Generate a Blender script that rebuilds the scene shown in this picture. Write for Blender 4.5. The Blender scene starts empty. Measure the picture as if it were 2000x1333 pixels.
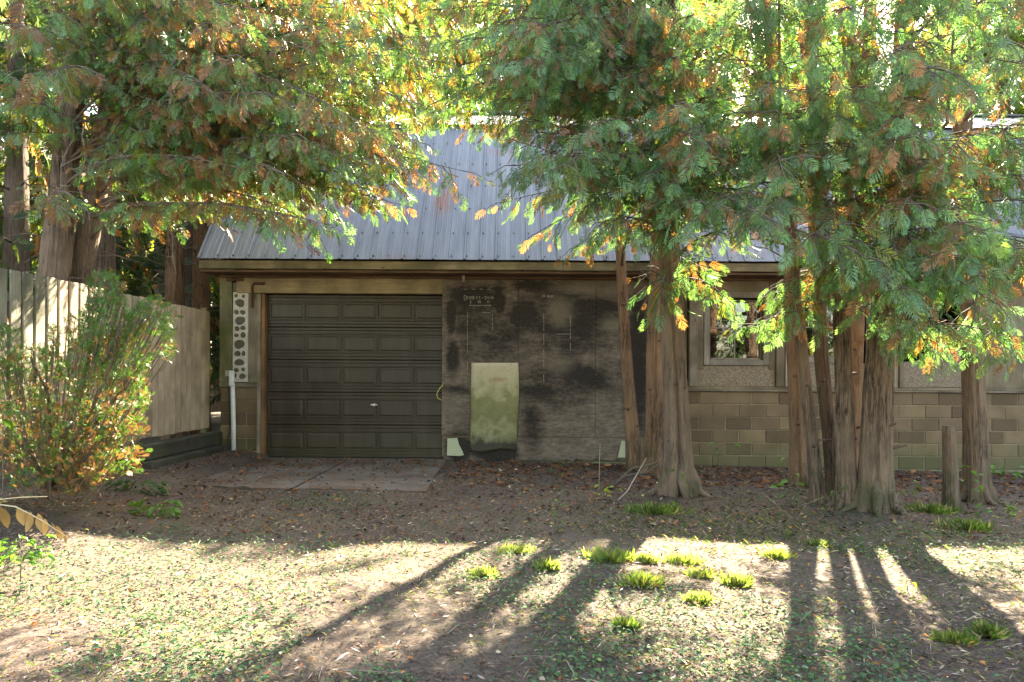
import bpy, bmesh, math, random
import numpy as np
from mathutils import Vector, Matrix, noise
random.seed(11); rng = np.random.default_rng(11)
S = bpy.context.scene; COL = S.collection
R = math.radians
# ------------------------------------------------------------------ camera, sky, sun, exposure
F = 1333.0; HZ = 733.0; CZ = 1.3; ROLL = 0.006
cd = bpy.data.cameras.new('camera'); cam = bpy.data.objects.new('camera', cd); COL.objects.link(cam)
cam.location = (0, 0, CZ); cam.rotation_euler = (R(90), -ROLL, 0)
cd.sensor_width = 36; cd.lens = 24; cd.shift_y = (HZ - 666.5) / 2000; cd.clip_end = 1500; cd.clip_start = .05
S.camera = cam
SUN_AZ, SUN_EL = R(21), R(38.5)
w = bpy.data.worlds.new('World'); S.world = w; w.use_nodes = True
nt = w.node_tree; sk = nt.nodes.new('ShaderNodeTexSky'); sk.sky_type = 'NISHITA'; sk.sun_disc = False
sk.sun_elevation = SUN_EL; sk.sun_rotation = SUN_AZ; sk.air_density = 1.0; sk.dust_density = 1.6; sk.ozone_density = 1.0
nt.links.new(sk.outputs[0], nt.nodes['Background'].inputs[0]); nt.nodes['Background'].inputs[1].default_value = .108
sd = bpy.data.lights.new('sun', 'SUN'); so = bpy.data.objects.new('sun', sd); COL.objects.link(so)
sd.energy = 5.0; sd.angle = R(.53); sd.color = (1, .96, .90)
SDIR = Vector((math.sin(SUN_AZ)*math.cos(SUN_EL), math.cos(SUN_AZ)*math.cos(SUN_EL), math.sin(SUN_EL)))
so.rotation_euler = SDIR.to_track_quat('Z', 'Y').to_euler(); so.location = (6, 20, 20)
S.view_settings.view_transform = 'Standard'; S.view_settings.look = 'None'
S.view_settings.gamma = 1; S.view_settings.use_curve_mapping = False
S.view_settings.exposure = 3.55
S.view_settings.use_white_balance = True; S.view_settings.white_balance_temperature = 8500; S.view_settings.white_balance_tint = 10
S.render.engine = 'CYCLES'
S.cycles.max_bounces = 8; S.cycles.diffuse_bounces = 4; S.cycles.transmission_bounces = 6; S.cycles.transparent_max_bounces = 8

# ------------------------------------------------------------------ helpers
def P(px, py, Y):
    dx, dy = px - 1000, py - HZ
    x = dx + dy*ROLL; y = dy - dx*ROLL
    return Vector((x*Y/F, Y, CZ - y*Y/F))
def tag(o, label=None, cat=None, group=None, kind=None):
    if label: o['label'] = label
    if cat: o['category'] = cat
    if group: o['group'] = group
    if kind: o['kind'] = kind
    return o
def empty(name, loc, label, cat, group=None):
    o = bpy.data.objects.new(name, None); COL.objects.link(o); o.location = loc; o.empty_display_size = .1
    o['wl'] = 0; del o['wl']
    return tag(o, label, cat, group)
WL = {}
def wloc(o):
    l = Vector(o.location)
    return l
def link(name, me, parent=None, loc=(0, 0, 0)):
    """loc is a world location; parents are never rotated"""
    o = bpy.data.objects.new(name, me); COL.objects.link(o)
    o.location = loc
    WL[o.name] = Vector(loc)
    if parent is not None:
        pw = WL.get(parent.name, Vector(parent.location))
        o.parent = parent; o.location = Vector(loc) - pw
    return o
def mesh(name, V, Fc, mat, smooth=False):
    me = bpy.data.meshes.new(name); me.from_pydata([tuple(v) for v in V], [], Fc); me.materials.append(mat)
    if smooth: me.polygons.foreach_set('use_smooth', [True]*len(me.polygons))
    me.update(); return me
def npmesh(name, V, T, mat, col=None, smooth=False):
    """V (n,3), T (m,3) triangles, col (m,3) per face"""
    me = bpy.data.meshes.new(name); n, m = len(V), len(T)
    me.vertices.add(n); me.vertices.foreach_set('co', np.asarray(V, np.float32).ravel())
    me.loops.add(m*3); me.loops.foreach_set('vertex_index', np.asarray(T, np.int32).ravel())
    me.polygons.add(m); me.polygons.foreach_set('loop_start', np.arange(0, m*3, 3, dtype=np.int32))
    if smooth: me.polygons.foreach_set('use_smooth', np.ones(m, bool))
    if col is not None:
        a = me.attributes.new('tint', 'FLOAT_COLOR', 'FACE')
        a.data.foreach_set('color', np.concatenate([col, np.ones((m, 1))], 1).astype(np.float32).ravel())
    me.materials.append(mat); me.update(calc_edges=True); return me
_bx = {}
def box_mesh(sx, sy, sz, mat, bev=.004):
    k = (round(sx, 4), round(sy, 4), round(sz, 4), mat.name, bev)
    if k in _bx: return _bx[k]
    bm = bmesh.new(); bmesh.ops.create_cube(bm, size=1); bmesh.ops.scale(bm, vec=(sx, sy, sz), verts=bm.verts)
    if bev: bmesh.ops.bevel(bm, geom=bm.edges[:], offset=min(bev, .3*min(sx, sy, sz)), segments=1, affect='EDGES')
    me = bpy.data.meshes.new('box'); bm.to_mesh(me); bm.free(); me.materials.append(mat); _bx[k] = me; return me
def box(name, x0, x1, y0, y1, z0, z1, mat, parent=None, bev=.004):
    return link(name, box_mesh(x1-x0, y1-y0, z1-z0, mat, bev), parent, ((x0+x1)/2, (y0+y1)/2, (z0+z1)/2))
class MB:
    def __init__(s): s.V = []; s.F = []
    def box(s, c, d):
        n = len(s.V)
        for i in (-1, 1):
            for j in (-1, 1):
                for k in (-1, 1): s.V.append((c[0]+i*d[0]/2, c[1]+j*d[1]/2, c[2]+k*d[2]/2))
        for f in ((0,1,3,2),(4,6,7,5),(0,4,5,1),(2,3,7,6),(0,2,6,4),(1,5,7,3)): s.F.append([n+q for q in f])
    def tube(s, pts, rad, n=6, wob=0, cap=True):
        b0 = len(s.V); pts = [Vector(p) for p in pts]; m = len(pts)
        up = Vector((0, 0, 1)); 
        for i, p in enumerate(pts):
            t = (pts[min(i+1, m-1)] - pts[max(i-1, 0)]).normalized()
            a = t.cross(Vector((.13, .98, .17))); 
            if a.length < .05: a = t.cross(Vector((1, 0, 0)))
            a.normalize(); b = t.cross(a); r = rad[i] if hasattr(rad, '__len__') else rad
            for k in range(n):
                an = 2*math.pi*k/n; rr = r*(1 + (random.uniform(-wob, wob) if wob else 0))
                s.V.append(p + a*math.cos(an)*rr + b*math.sin(an)*rr)
        for i in range(m-1):
            for k in range(n):
                s.F.append([b0+i*n+k, b0+i*n+(k+1) % n, b0+(i+1)*n+(k+1) % n, b0+(i+1)*n+k])
        if cap:
            s.F.append([b0+k for k in range(n)][::-1]); s.F.append([b0+(m-1)*n+k for k in range(n)])
    def build(s, name, mat, parent=None, smooth=False, loc=(0, 0, 0)):
        V = [Vector(v) - Vector(loc) for v in s.V]
        return link(name, mesh(name, V, s.F, mat, smooth), parent, loc)

# ------------------------------------------------------------------ materials
class NT:
    def __init__(s, name):
        s.m = bpy.data.materials.new(name); s.m.use_nodes = True; s.t = s.m.node_tree
        s.b = s.t.nodes['Principled BSDF']; s.out = s.t.nodes['Material Output']; s._pos = None
    def n(s, ty, **kw):
        x = s.t.nodes.new(ty)
        for k, v in kw.items(): setattr(x, k, v)
        return x
    def l(s, a, b): s.t.links.new(a, b)
    def pos(s):
        if s._pos is None: s._pos = s.n('ShaderNodeNewGeometry').outputs['Position']
        return s._pos
    def mapv(s, scale, loc=(0, 0, 0), src=None):
        m = s.n('ShaderNodeMapping'); m.inputs['Scale'].default_value = scale; m.inputs['Location'].default_value = loc
        s.l(src or s.pos(), m.inputs[0]); return m.outputs[0]
    def noise(s, scale=1, detail=4, vec=None, rough=.55, dist=0):
        x = s.n('ShaderNodeTexNoise'); x.inputs['Scale'].default_value = scale; x.inputs['Detail'].default_value = detail
        x.inputs['Roughness'].default_value = rough; x.inputs['Distortion'].default_value = dist
        s.l(vec if vec is not None else s.pos(), x.inputs['Vector']); return x.outputs[0]
    def ramp(s, f, a, b, c0=(0, 0, 0), c1=(1, 1, 1)):
        x = s.n('ShaderNodeValToRGB'); e = x.color_ramp.elements; e[0].position = a; e[1].position = b
        e[0].color = (*c0, 1); e[1].color = (*c1, 1); s.l(f, x.inputs[0]); return x.outputs[0]
    def mix(s, f, a, b, mode='MIX'):
        x = s.n('ShaderNodeMix', data_type='RGBA', blend_type=mode)
        for v, i in ((f, 0), (a, 6), (b, 7)):
            if isinstance(v, (int, float)): x.inputs[i].default_value = v
            elif isinstance(v, tuple): x.inputs[i].default_value = (*v, 1)
            else: s.l(v, x.inputs[i])
        return x.outputs[2]
    def math(s, op, a, b=0.0, c=0.0):
        x = s.n('ShaderNodeMath', operation=op)
        for i, v in enumerate((a, b, c)):
            if isinstance(v, (int, float)): x.inputs[i].default_value = v
            else: s.l(v, x.inputs[i])
        return x.outputs[0]
    def color(s, c): s.l(c, s.b.inputs['Base Color'])
    def rough(s, v): s.b.inputs['Roughness'].default_value = v
    def bump(s, h, strength=.5, dist=.01):
        x = s.n('ShaderNodeBump'); x.inputs['Strength'].default_value = strength; x.inputs['Distance'].default_value = dist
        s.l(h, x.inputs['Height']); s.l(x.outputs[0], s.b.inputs['Normal'])
    def rnd(s): return s.n('ShaderNodeObjectInfo').outputs['Random']
    def xyz(s):
        x = s.n('ShaderNodeSeparateXYZ'); s.l(s.pos(), x.inputs[0]); return x.outputs
    def blob(s, cx, cz, rx, rz, soft=.5, wob=.25, wsc=6, rot=0):
        """0..1 mask: a noisy-edged ellipse in the X-Z plane"""
        sc = s.n('ShaderNodeMapping', vector_type='TEXTURE'); sc.inputs['Location'].default_value = (cx, 0, cz)
        sc.inputs['Rotation'].default_value = (0, rot, 0)
        sc.inputs['Scale'].default_value = (rx, 1000, rz); s.l(s.pos(), sc.inputs[0])
        ln = s.n('ShaderNodeVectorMath', operation='LENGTH'); s.l(sc.outputs[0], ln.inputs[0])
        nz = s.noise(wsc, 5)
        d = s.math('ADD', ln.outputs['Value'], s.math('MULTIPLY', s.math('SUBTRACT', nz, .5), wob*3))
        mr = s.n('ShaderNodeMapRange', interpolation_type='SMOOTHSTEP'); s.l(d, mr.inputs[0])
        mr.inputs[1].default_value = 1-soft*1.3; mr.inputs[2].default_value = 1+soft*.9; mr.inputs[3].default_value = 1; mr.inputs[4].default_value = 0
        return mr.outputs[0]
def blobs(N, lst):
    acc = None
    for q in lst:
        b = N.math('MULTIPLY', N.blob(*q[1:]), q[0])
        acc = b if acc is None else N.math('MAXIMUM', acc, b)
    return acc
def simple(name, c1, c2, scale=(20, 20, 20), rough=.8, bump=.3, bd=.004, var=.25, lo=.3, hi=.7, detail=5):
    N = NT(name); v = N.mapv(scale); nz = N.noise(1, detail, v)
    c = N.ramp(nz, lo, hi, c1, c2)
    if var:
        h = N.math('ADD', N.math('MULTIPLY', N.rnd(), var*2), 1-var)
        cb = N.n('ShaderNodeCombineXYZ'); [N.l(h, cb.inputs[i]) for i in range(3)]
        c = N.mix(1, c, cb.outputs[0], 'MULTIPLY')
    N.color(c); N.rough(rough)
    if bump: N.bump(nz, bump, bd)
    return N.m
def wood(name, c1, c2, moss=0, axis='z', var=.2, rough=.85, knots=True):
    N = NT(name); sc = {'z': (55, 55, 2.2), 'x': (2.2, 55, 55), 'y': (55, 2.2, 55)}[axis]
    off = N.n('ShaderNodeVectorMath', operation='ADD'); N.l(N.pos(), off.inputs[0])
    cb = N.n('ShaderNodeCombineXYZ'); r7 = N.math('MULTIPLY', N.rnd(), 7); [N.l(r7, cb.inputs[i]) for i in range(3)]
    N.l(cb.outputs[0], off.inputs[1])
    v = N.mapv(sc, src=off.outputs[0]); g = N.noise(1, 6, v, .65, .6)
    big = N.noise(2.3, 4, off.outputs[0])
    c = N.ramp(g, .28, .72, c1, c2); c = N.mix(N.ramp(big, .35, .7), c, tuple(k*.6 for k in c1))
    if knots:
        vo = N.n('ShaderNodeTexVoronoi'); vo.inputs['Scale'].default_value = 3.2
        ks = {'z': (2.2, 2.2, .8), 'x': (.8, 2.2, 2.2), 'y': (2.2, .8, 2.2)}[axis]
        N.l(N.mapv(ks, src=off.outputs[0]), vo.inputs['Vector'])
        c = N.mix(N.ramp(vo.outputs['Distance'], .045, .09, (1, 1, 1), (0, 0, 0)), c, tuple(k*.35 for k in c1))
    if moss: c = N.mix(N.math('MULTIPLY', N.ramp(N.noise(3.0, 5), .42, .62), moss), c, (.07, .085, .025))
    h = N.math('ADD', N.math('MULTIPLY', N.rnd(), var*2), 1-var)
    cb2 = N.n('ShaderNodeCombineXYZ'); [N.l(h, cb2.inputs[i]) for i in range(3)]
    c = N.mix(1, c, cb2.outputs[0], 'MULTIPLY'); N.color(c); N.rough(rough); N.bump(g, .5, .004); return N.m
def leafmat(name, transl=.45, rough=.42, spec=.5, tv=(1.12, 1.2, .62)):
    N = NT(name); a = N.n('ShaderNodeAttribute', attribute_name='tint'); N.color(a.outputs[0]); N.rough(rough)
    N.b.inputs['Specular IOR Level'].default_value = spec
    tr = N.n('ShaderNodeBsdfTranslucent'); N.l(N.mix(1, a.outputs[0], tv, 'MULTIPLY'), tr.inputs[0])
    mx = N.n('ShaderNodeMixShader'); mx.inputs[0].default_value = transl
    N.l(N.b.outputs[0], mx.inputs[1]); N.l(tr.outputs[0], mx.inputs[2]); N.l(mx.outputs[0], N.out.inputs[0]); return N.m
def barkmat(name, c1, c2, moss=.0):
    N = NT(name); v = N.mapv((34, 34, 2.6)); g = N.noise(1, 7, v, .62, 1.0); f = N.noise(1, 4, N.mapv((100, 100, 11)), .6, .5)
    big = N.noise(1.7, 3); h = N.math('ADD', N.math('MULTIPLY', g, .6), N.math('MULTIPLY', f, .4))
    c = N.ramp(h, .43, .56, c1, c2); c = N.mix(N.ramp(big, .35, .75), c, tuple(k*1.25 for k in c2))
    if moss:
        z = N.xyz()[2]; mk = N.math('MULTIPLY', N.ramp(N.noise(4, 4), .45, .65), N.ramp(z, .0, .55, (1, 1, 1), (0, 0, 0)))
        c = N.mix(N.math('MULTIPLY', mk, moss), c, (.05, .07, .02))
    N.color(c); N.rough(.9); N.bump(h, 1.0, .06); return N.m
M = {}
M['bark'] = barkmat('cedar_bark', (.022, .013, .009), (.225, .155, .108), .8)
M['bark_red'] = barkmat('reddish_cedar_bark', (.06, .033, .02), (.30, .18, .11), .7)
M['bark_dark'] = barkmat('dark_cedar_bark', (.022, .012, .008), (.15, .095, .06), .6)
M['bark_far'] = barkmat('distant_bark', (.03, .022, .016), (.15, .105, .075))
M['twig'] = simple('twig_bark', (.06, .042, .03), (.17, .13, .10), (60, 60, 60), .9, 0)
M['dead_twig'] = simple('dead_twig_bark', (.25, .21, .18), (.5, .45, .4), (60, 60, 60), .8, 0)
M['twig_ground'] = simple('ground_twig', (.14, .10, .07), (.36, .29, .22), (9, 9, 9), .9, 0)
M['frond'] = leafmat('cedar_foliage', .5, .32, .75)
M['far_leaf'] = leafmat('distant_foliage', .6, .5, .35)
M['shrub_leaf'] = leafmat('shrub_foliage', .35, .45, .4, (1.2, 1.15, .7))
M['ground_leaf'] = leafmat('ground_leaf', .25, .7, .2)
M['litter'] = leafmat('litter', .08, .8, .2, (1, 1, 1))
M['grass'] = leafmat('grass_blades', .55, .5, .3)
M['block'] = None
def block_mat():
    N = NT('concrete_block'); r = N.rnd()
    x = N.n('ShaderNodeValToRGB'); cr = x.color_ramp; cr.interpolation = 'LINEAR'
    cr.elements[0].position = 0; cr.elements[0].color = (.105, .070, .046, 1)
    cr.elements[1].position = 1; cr.elements[1].color = (.29, .215, .13, 1)
    for p, c in ((.22, (.105, .07, .046)), (.3, (.175, .125, .08)), (.65, (.23, .17, .108))):
        e = cr.elements.new(p); e.color = (*c, 1)
    N.l(r, x.inputs[0]); g = N.noise(45, 6); big = N.noise(2.2, 4)
    c = N.mix(N.ramp(g, .3, .75), x.outputs[0], (.26, .19, .12)); c = N.mix(.6, x.outputs[0], c)
    c = N.mix(N.math('MULTIPLY', N.ramp(big, .42, .66), .6), c, (.10, .078, .04)); c = N.mix(1, c, (.80, .75, .70), 'MULTIPLY')
    z = N.xyz()[2]
    mk = N.math('MULTIPLY', N.ramp(N.math('ADD', z, N.math('MULTIPLY', N.noise(5, 5), .6)), .25, .75, (1, 1, 1), (0, 0, 0)), .65)
    c = N.mix(mk, c, (.085, .095, .035)); N.color(c); N.rough(.95); N.bump(g, .6, .006); return N.m
M['block'] = block_mat()
M['mortar'] = simple('mortar', (.21, .17, .11), (.30, .25, .17), (30, 30, 30), .95, .4, var=0)
M['footing'] = simple('mossy_footing', (.08, .09, .04), (.22, .21, .13), (9, 9, 9), .95, .4, var=0)
def slab_mat():
    N = NT('concrete_slab'); g = N.noise(60, 6); b = N.noise(1.8, 5); c = N.ramp(g, .3, .7, (.10, .082, .066), (.17, .148, .126))
    c = N.mix(N.ramp(b, .42, .6), c, (.075, .055, .04))
    c = N.mix(N.ramp(N.noise(7, 6), .50, .62), c, (.13, .07, .035)); N.color(c); N.rough(.9); N.bump(g, .4, .006); return N.m
M['slab'] = slab_mat()
M['wood_grey'] = wood('weathered_grey_wood', (.17, .135, .10), (.36, .30, .23), .3)
M['wood_post'] = wood('mossy_post_wood', (.10, .09, .045), (.30, .25, .15), .8, var=.1)
M['wood_beam'] = wood('header_beam_wood', (.22, .16, .085), (.50, .39, .235), 0, 'x', .1, knots=True)
M['wood_fascia'] = wood('fascia_wood', (.17, .13, .08), (.42, .34, .21), .45, 'x', .15)
M['wood_soffit'] = wood('soffit_wood', (.11, .06, .035), (.24, .14, .08), 0, 'x', .15)
M['wood_red'] = wood('reddish_door_trim', (.16, .075, .035), (.32, .17, .085), .25, 'z', .05)
M['wood_brown'] = wood('brown_wall_board', (.13, .095, .06), (.28, .215, .145), .25)
M['wood_pale'] = wood('pale_board', (.22, .19, .15), (.42, .37, .30), .1)
M['fence'] = wood('fence_board_wood', (.42, .31, .21), (.62, .49, .355), .0, 'z', .13, .8)
M['fence_g'] = wood('greenish_fence_board_wood', (.25, .23, .16), (.46, .41, .30), .35, 'z', .15, .8)
M['timber'] = wood('dark_timber_wood', (.02, .016, .013), (.075, .062, .05), .3, 'y', .1)
M['rust'] = simple('rusty_iron', (.04, .018, .012), (.12, .05, .028), (40, 40, 40), .85, .4, var=0)
M['track'] = simple('galvanised_track', (.22, .20, .14), (.40, .37, .28), (6, 40, 40), .55, .1, var=0)
M['white_pvc'] = simple('white_conduit', (.55, .56, .55), (.72, .73, .72), (8, 8, 8), .5, 0, var=0)
M['dark_gap'] = simple('dark_interior', (.01, .008, .006), (.03, .024, .018), (3, 3, 3), .95, 0, var=0)  # near-black stands for shade inside and in the wall gap; weather strip too
M['stucco'] = simple('rough_brown_render', (.13, .10, .07), (.30, .24, .17), (38, 38, 38), .95, .7, .01, var=0, lo=.35, hi=.7)
M['mortar_white'] = simple('cordwood_mortar', (.40, .37, .33), (.58, .55, .50), (22, 22, 22), .95, .4, var=0)
def logend():
    N = NT('log_end'); t = N.n('ShaderNodeTexCoord').outputs['Object']
    wv = N.n('ShaderNodeTexWave', wave_type='RINGS', rings_direction='Y'); wv.inputs['Scale'].default_value = 14; wv.inputs['Distortion'].default_value = 3
    N.l(t, wv.inputs[0]); c = N.ramp(wv.outputs[0], 0, 1, (.05, .042, .034), (.15, .13, .105))
    c = N.mix(N.ramp(N.noise(30, 4), .5, .7), c, (.07, .075, .035)); N.color(c); N.rough(.95); N.bump(N.noise(60, 5), .6, .01); return N.m
M['log_end'] = logend()
def gdoor():
    N = NT('dark_brown_door_paint'); g = N.noise(1, 5, N.mapv((3, 60, 90))); b = N.noise(1.3, 3)
    c = N.ramp(b, .3, .7, (.024, .0135, .0065), (.034, .022, .009))
    z = N.xyz()[2]; mk = N.math('MULTIPLY', N.ramp(N.math('ADD', z, N.math('MULTIPLY', N.noise(6, 5), .5)), .25, .7, (1, 1, 1), (0, 0, 0)), .5)
    c = N.mix(mk, c, (.032, .034, .013)); ds = N.noise(1, 6, N.mapv((5, 5, 1.2)), .7); c = N.mix(N.math('MULTIPLY', N.ramp(ds, .45, .75), .35), c, (.10, .08, .055)); c = N.mix(N.math('MULTIPLY', N.ramp(g, .6, .8), .25), c, (.09, .08, .06))
    N.color(c); N.rough(.48); N.bump(g, .25, .002); return N.m
M['gdoor'] = gdoor()
def roofmat():
    N = NT('galvanised_roof_sheet'); g = N.noise(1, 4, N.mapv((9, 1.2, 1.2))); sp = N.noise(90, 3)
    c = N.ramp(g, .3, .7, (.14, .152, .17), (.215, .227, .246)); c = N.mix(N.math('MULTIPLY', N.ramp(sp, .5, .7), .3), c, (.28, .295, .325))
    h = N.math('ADD', N.math('MULTIPLY', N.rnd(), .16), .92); cb = N.n('ShaderNodeCombineXYZ'); [N.l(h, cb.inputs[i]) for i in range(3)]
    c = N.mix(1, c, cb.outputs[0], 'MULTIPLY')
    a = P(868, 398, 11.0); st = N.noise(1, 4, N.mapv((60, 3, 3)), .6)
    m1 = N.math('MULTIPLY', N.blob(a.x, a.z, .15, .32, .5, .2, 12), N.ramp(st, .46, .53))
    a2 = P(775, 505, 10.05); m2 = N.math('MULTIPLY', N.blob(a2.x, a2.z, .25, .06, .5, .3, 12), N.ramp(st, .5, .6))
    a3 = P(980, 300, 11.6); m3 = N.math('MULTIPLY', N.blob(a3.x, a3.z, .3, .10, .5, .3, 12), N.ramp(st, .52, .62))
    c = N.mix(N.math('MULTIPLY', N.math('MAXIMUM', N.math('MAXIMUM', m1, m2), m3), .95), c, (.26, .10, .045))
    N.color(c); N.rough(.42); N.b.inputs['Metallic'].default_value = .35; N.bump(N.math('ADD', g, N.math('MULTIPLY', sp, .2)), .12, .004); return N.m
M['roof'] = roofmat()
M['screw'] = simple('screw_head', (.10, .10, .11), (.2, .2, .2), (9, 9, 9), .5, 0, var=0)
def panel_mat():
    N = NT('stained_fibreboard'); g = N.noise(1, 6, N.mapv((9, 30, 30)), .6); f = N.noise(55, 5)
    c = N.ramp(g, .3, .7, (.12, .09, .068), (.25, .195, .15))
    def b(st, px0, py0, px1, py1, soft=.7, wob=.25, wsc=5, rot=0):
        a, e = P(px0, py0, 10.34), P(px1, py1, 10.34)
        return (st, (a.x+e.x)/2, (a.z+e.z)/2, abs(e.x-a.x)/2, abs(e.z-a.z)/2, soft, wob, wsc, rot)
    st = [b(.62, 985, 545, 1240, 700, .5, .35), b(.5, 868, 555, 1010, 700, .5, .35), b(.5, 1010, 690, 1200, 800, .6, .35), b(.95, 865, 560, 985, 605), b(.97, 985, 575, 1062, 650), b(.9, 960, 550, 990, 620), b(.85, 1095, 575, 1225, 622),
          b(.8, 1000, 545, 1090, 575), b(.9, 1105, 600, 1170, 680), b(.55, 880, 600, 1080, 720), b(.9, 872, 660, 898, 735, .7, .1),
          b(.95, 872, 570, 892, 660), b(.9, 1218, 560, 1268, 860, .6, .2), b(.75, 995, 742, 1110, 790, .8, .15, 5, R(4)),
          b(.9, 1085, 708, 1205, 762, .8, .12, 5, R(20)), b(.8, 865, 752, 925, 770, .8, .1), b(.95, 868, 845, 925, 905, .5, .2),
          b(.7, 1080, 640, 1160, 700, .8, .35), b(.6, 1020, 780, 1060, 880, .8, .3), b(.9, 915, 865, 1015, 905, .4, .2)]
    dk = blobs(N, st)
    big = N.noise(1, 6, N.mapv((2.2, 3, 3.4)), .62, .8); zz = N.xyz()[2]
    top = N.ramp(zz, 1.9, 2.3); top = N.math('MULTIPLY', top, .32)
    str_ = N.noise(1, 7, N.mapv((1.6, 2, 11)), .7, .6)
    acc = N.math('ADD', N.math('ADD', N.math('MULTIPLY', dk, .52), N.math('MULTIPLY', N.math('ADD', N.math('MULTIPLY', big, .6), N.math('MULTIPLY', str_, .55)), .8)), top)
    fn = N.math('MULTIPLY', N.noise(1, 6, N.mapv((14, 20, 24)), .75), .55); c = N.mix(N.ramp(N.math('MULTIPLY', N.math('ADD', acc, fn), .5), .31, .53, (0, 0, 0), (.96, .96, .96)), c, (.012, .008, .006))
    lt = blobs(N, [b(.8, 1065, 578, 1120, 640, .5, .35, 9), b(.8, 1170, 618, 1225, 650, .6, .2, 9), b(.6, 1060, 700, 1120, 730, .6, .3), b(.75, 1080, 545, 1260, 578, .4, .12)])
    c = N.mix(N.math('MULTIPLY', lt, .55), c, (.24, .20, .145))
    sp = N.ramp(N.noise(130, 2), .66, .70); c = N.mix(N.math('MULTIPLY', sp, .35), c, (.45, .42, .36))
    N.color(c); N.rough(.9); N.bump(f, .35, .003); return N.m
M['panel'] = panel_mat()
def sheet_mat():
    N = NT('mossy_vinyl'); z = N.xyz()[2]; g = N.noise(7, 5); f = N.noise(40, 4)
    zz = N.math('ADD', z, N.math('MULTIPLY', N.math('SUBTRACT', g, .5), .7))
    x = N.n('ShaderNodeValToRGB'); cr = x.color_ramp; cr.elements[0].position = .1; cr.elements[0].color = (.03, .028, .015, 1)
    cr.elements[1].position = 1.0; cr.elements[1].color = (.46, .40, .27, 1)
    for p, c in ((.28, (.24, .24, .12)), (.42, (.135, .13, .045)), (.62, (.19, .18, .07)), (.80, (.40, .36, .22))):
        e = cr.elements.new(p); e.color = (*c, 1)
    mp = N.n('ShaderNodeMapRange'); N.l(zz, mp.inputs[0]); mp.inputs[1].default_value = .1; mp.inputs[2].default_value = 1.45; N.l(mp.outputs[0], x.inputs[0])
    c = N.mix(N.ramp(f, .62, .72), x.outputs[0], (.09, .085, .03))
    a = P(975, 742, 10.3); c = N.mix(N.math('MULTIPLY', N.blob(a.x, a.z, .12, .035, .6, .3, 14), .6), c, (.3, .16, .06))
    N.color(c); N.rough(.6); N.bump(g, .3, .01); return N.m
M['sheet'] = sheet_mat()
M['print'] = simple('faded_white_print', (.20, .165, .13), (.38, .33, .27), (80, 80, 80), .9, 0, var=0)
M['palestone'] = simple('pale_green_stone', (.30, .33, .20), (.50, .53, .38), (60, 60, 60), .95, .4, var=0)
def glassm():
    N = NT('window_glass'); g = N.n('ShaderNodeBsdfGlossy'); g.inputs['Roughness'].default_value = .02
    t = N.n('ShaderNodeBsdfTransparent'); t.inputs[0].default_value = (.55, .57, .55, 1)
    fr = N.n('ShaderNodeFresnel'); fr.inputs[0].default_value = 1.9
    bp = N.n('ShaderNodeBump'); bp.inputs['Strength'].default_value = .15; bp.inputs['Distance'].default_value = .01
    N.l(N.noise(4, 2), bp.inputs['Height']); N.l(bp.outputs[0], g.inputs['Normal'])
    m = N.n('ShaderNodeMixShader'); N.l(fr.outputs[0], m.inputs[0]); N.l(t.outputs[0], m.inputs[1]); N.l(g.outputs[0], m.inputs[2])
    N.l(m.outputs[0], N.out.inputs[0]); return N.m
M['glass'] = glassm()
def groundm():
    N = NT('forest_floor'); g = N.noise(38, 7, rough=.7); b = N.noise(1.1, 5); m2 = N.noise(6, 5)
    c = N.ramp(g, .36, .70, (.016, .010, .008), (.15, .105, .08))
    c = N.mix(N.math('MULTIPLY', N.ramp(b, .4, .65), .5), c, (.13, .105, .07))
    c = N.mix(N.math('MULTIPLY', N.ramp(m2, .55, .7), .3), c, (.10, .095, .045))
    N.color(c); N.rough(.95); N.bump(g, .9, .02); return N.m
M['ground'] = groundm()
M['dry_leaf'] = simple('dry_golden_leaf', (.45, .28, .09), (.62, .42, .17), (60, 60, 20), .6, .3, var=.15)
M['stem'] = simple('straw_stem', (.42, .33, .2), (.55, .45, .3), (30, 30, 30), .7, 0, var=0)
M['cord'] = simple('yellow_cord', (.45, .42, .08), (.5, .5, .12), (30, 30, 30), .6, 0, var=0)
M['black_cable'] = simple('black_cable', (.03, .03, .02), (.05, .05, .03), (30, 30, 30), .6, 0, var=0)
M['brass'] = simple('door_handle_metal', (.55, .5, .4), (.7, .65, .55), (30, 30, 30), .4, 0, var=0)

# ------------------------------------------------------------------ ground
def sst(a, b, x):
    t = np.clip((x-a)/(b-a), 0, 1); return t*t*(3-2*t)
def gz(x, y):
    x = np.asarray(x, float); y = np.asarray(y, float)
    z = -.018*np.clip(x, 0, 7.5)*sst(6, 10, y) + .16*sst(-2.9, -4.6, x)*sst(2, 4, y) + .025*np.sin(x*1.3+.5)*np.cos(y*1.1)*sst(9.6, 8, y)
    z = z + .012*np.sin(x*4.1+y*2.3)*np.sin(y*3.7-x*1.9)*sst(9.8, 9, y)
    on = sst(-3.85, -3.6, x)*sst(-1.0, -1.12, x)*sst(7.62, 7.85, y)   # below the slab
    return z*(1-on) - .035*on*sst(10.6, 10.5, y)
def axis(lo, hi, a, b, d):
    s = [a]; 
    while s[-1] < b: s.append(s[-1]+d)
    q = d
    while s[-1] < hi: q *= 1.35; s.append(s[-1]+q)
    q = d; l = [a]
    while l[-1] > lo: q *= 1.35; l.append(l[-1]-q)
    return np.array(l[:0:-1] + s)
gx = axis(-420, 420, -8, 9, .065); gy = axis(-120, 700, 1.2, 11, .06)
XX, YY = np.meshgrid(gx, gy); ZZ = gz(XX, YY)
near = (sst(-9, -8, XX)*sst(10, 9, XX)*sst(10.3, 10, YY))
ZZ = ZZ + near*(rng.random(XX.shape)-.5)*.012
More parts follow.
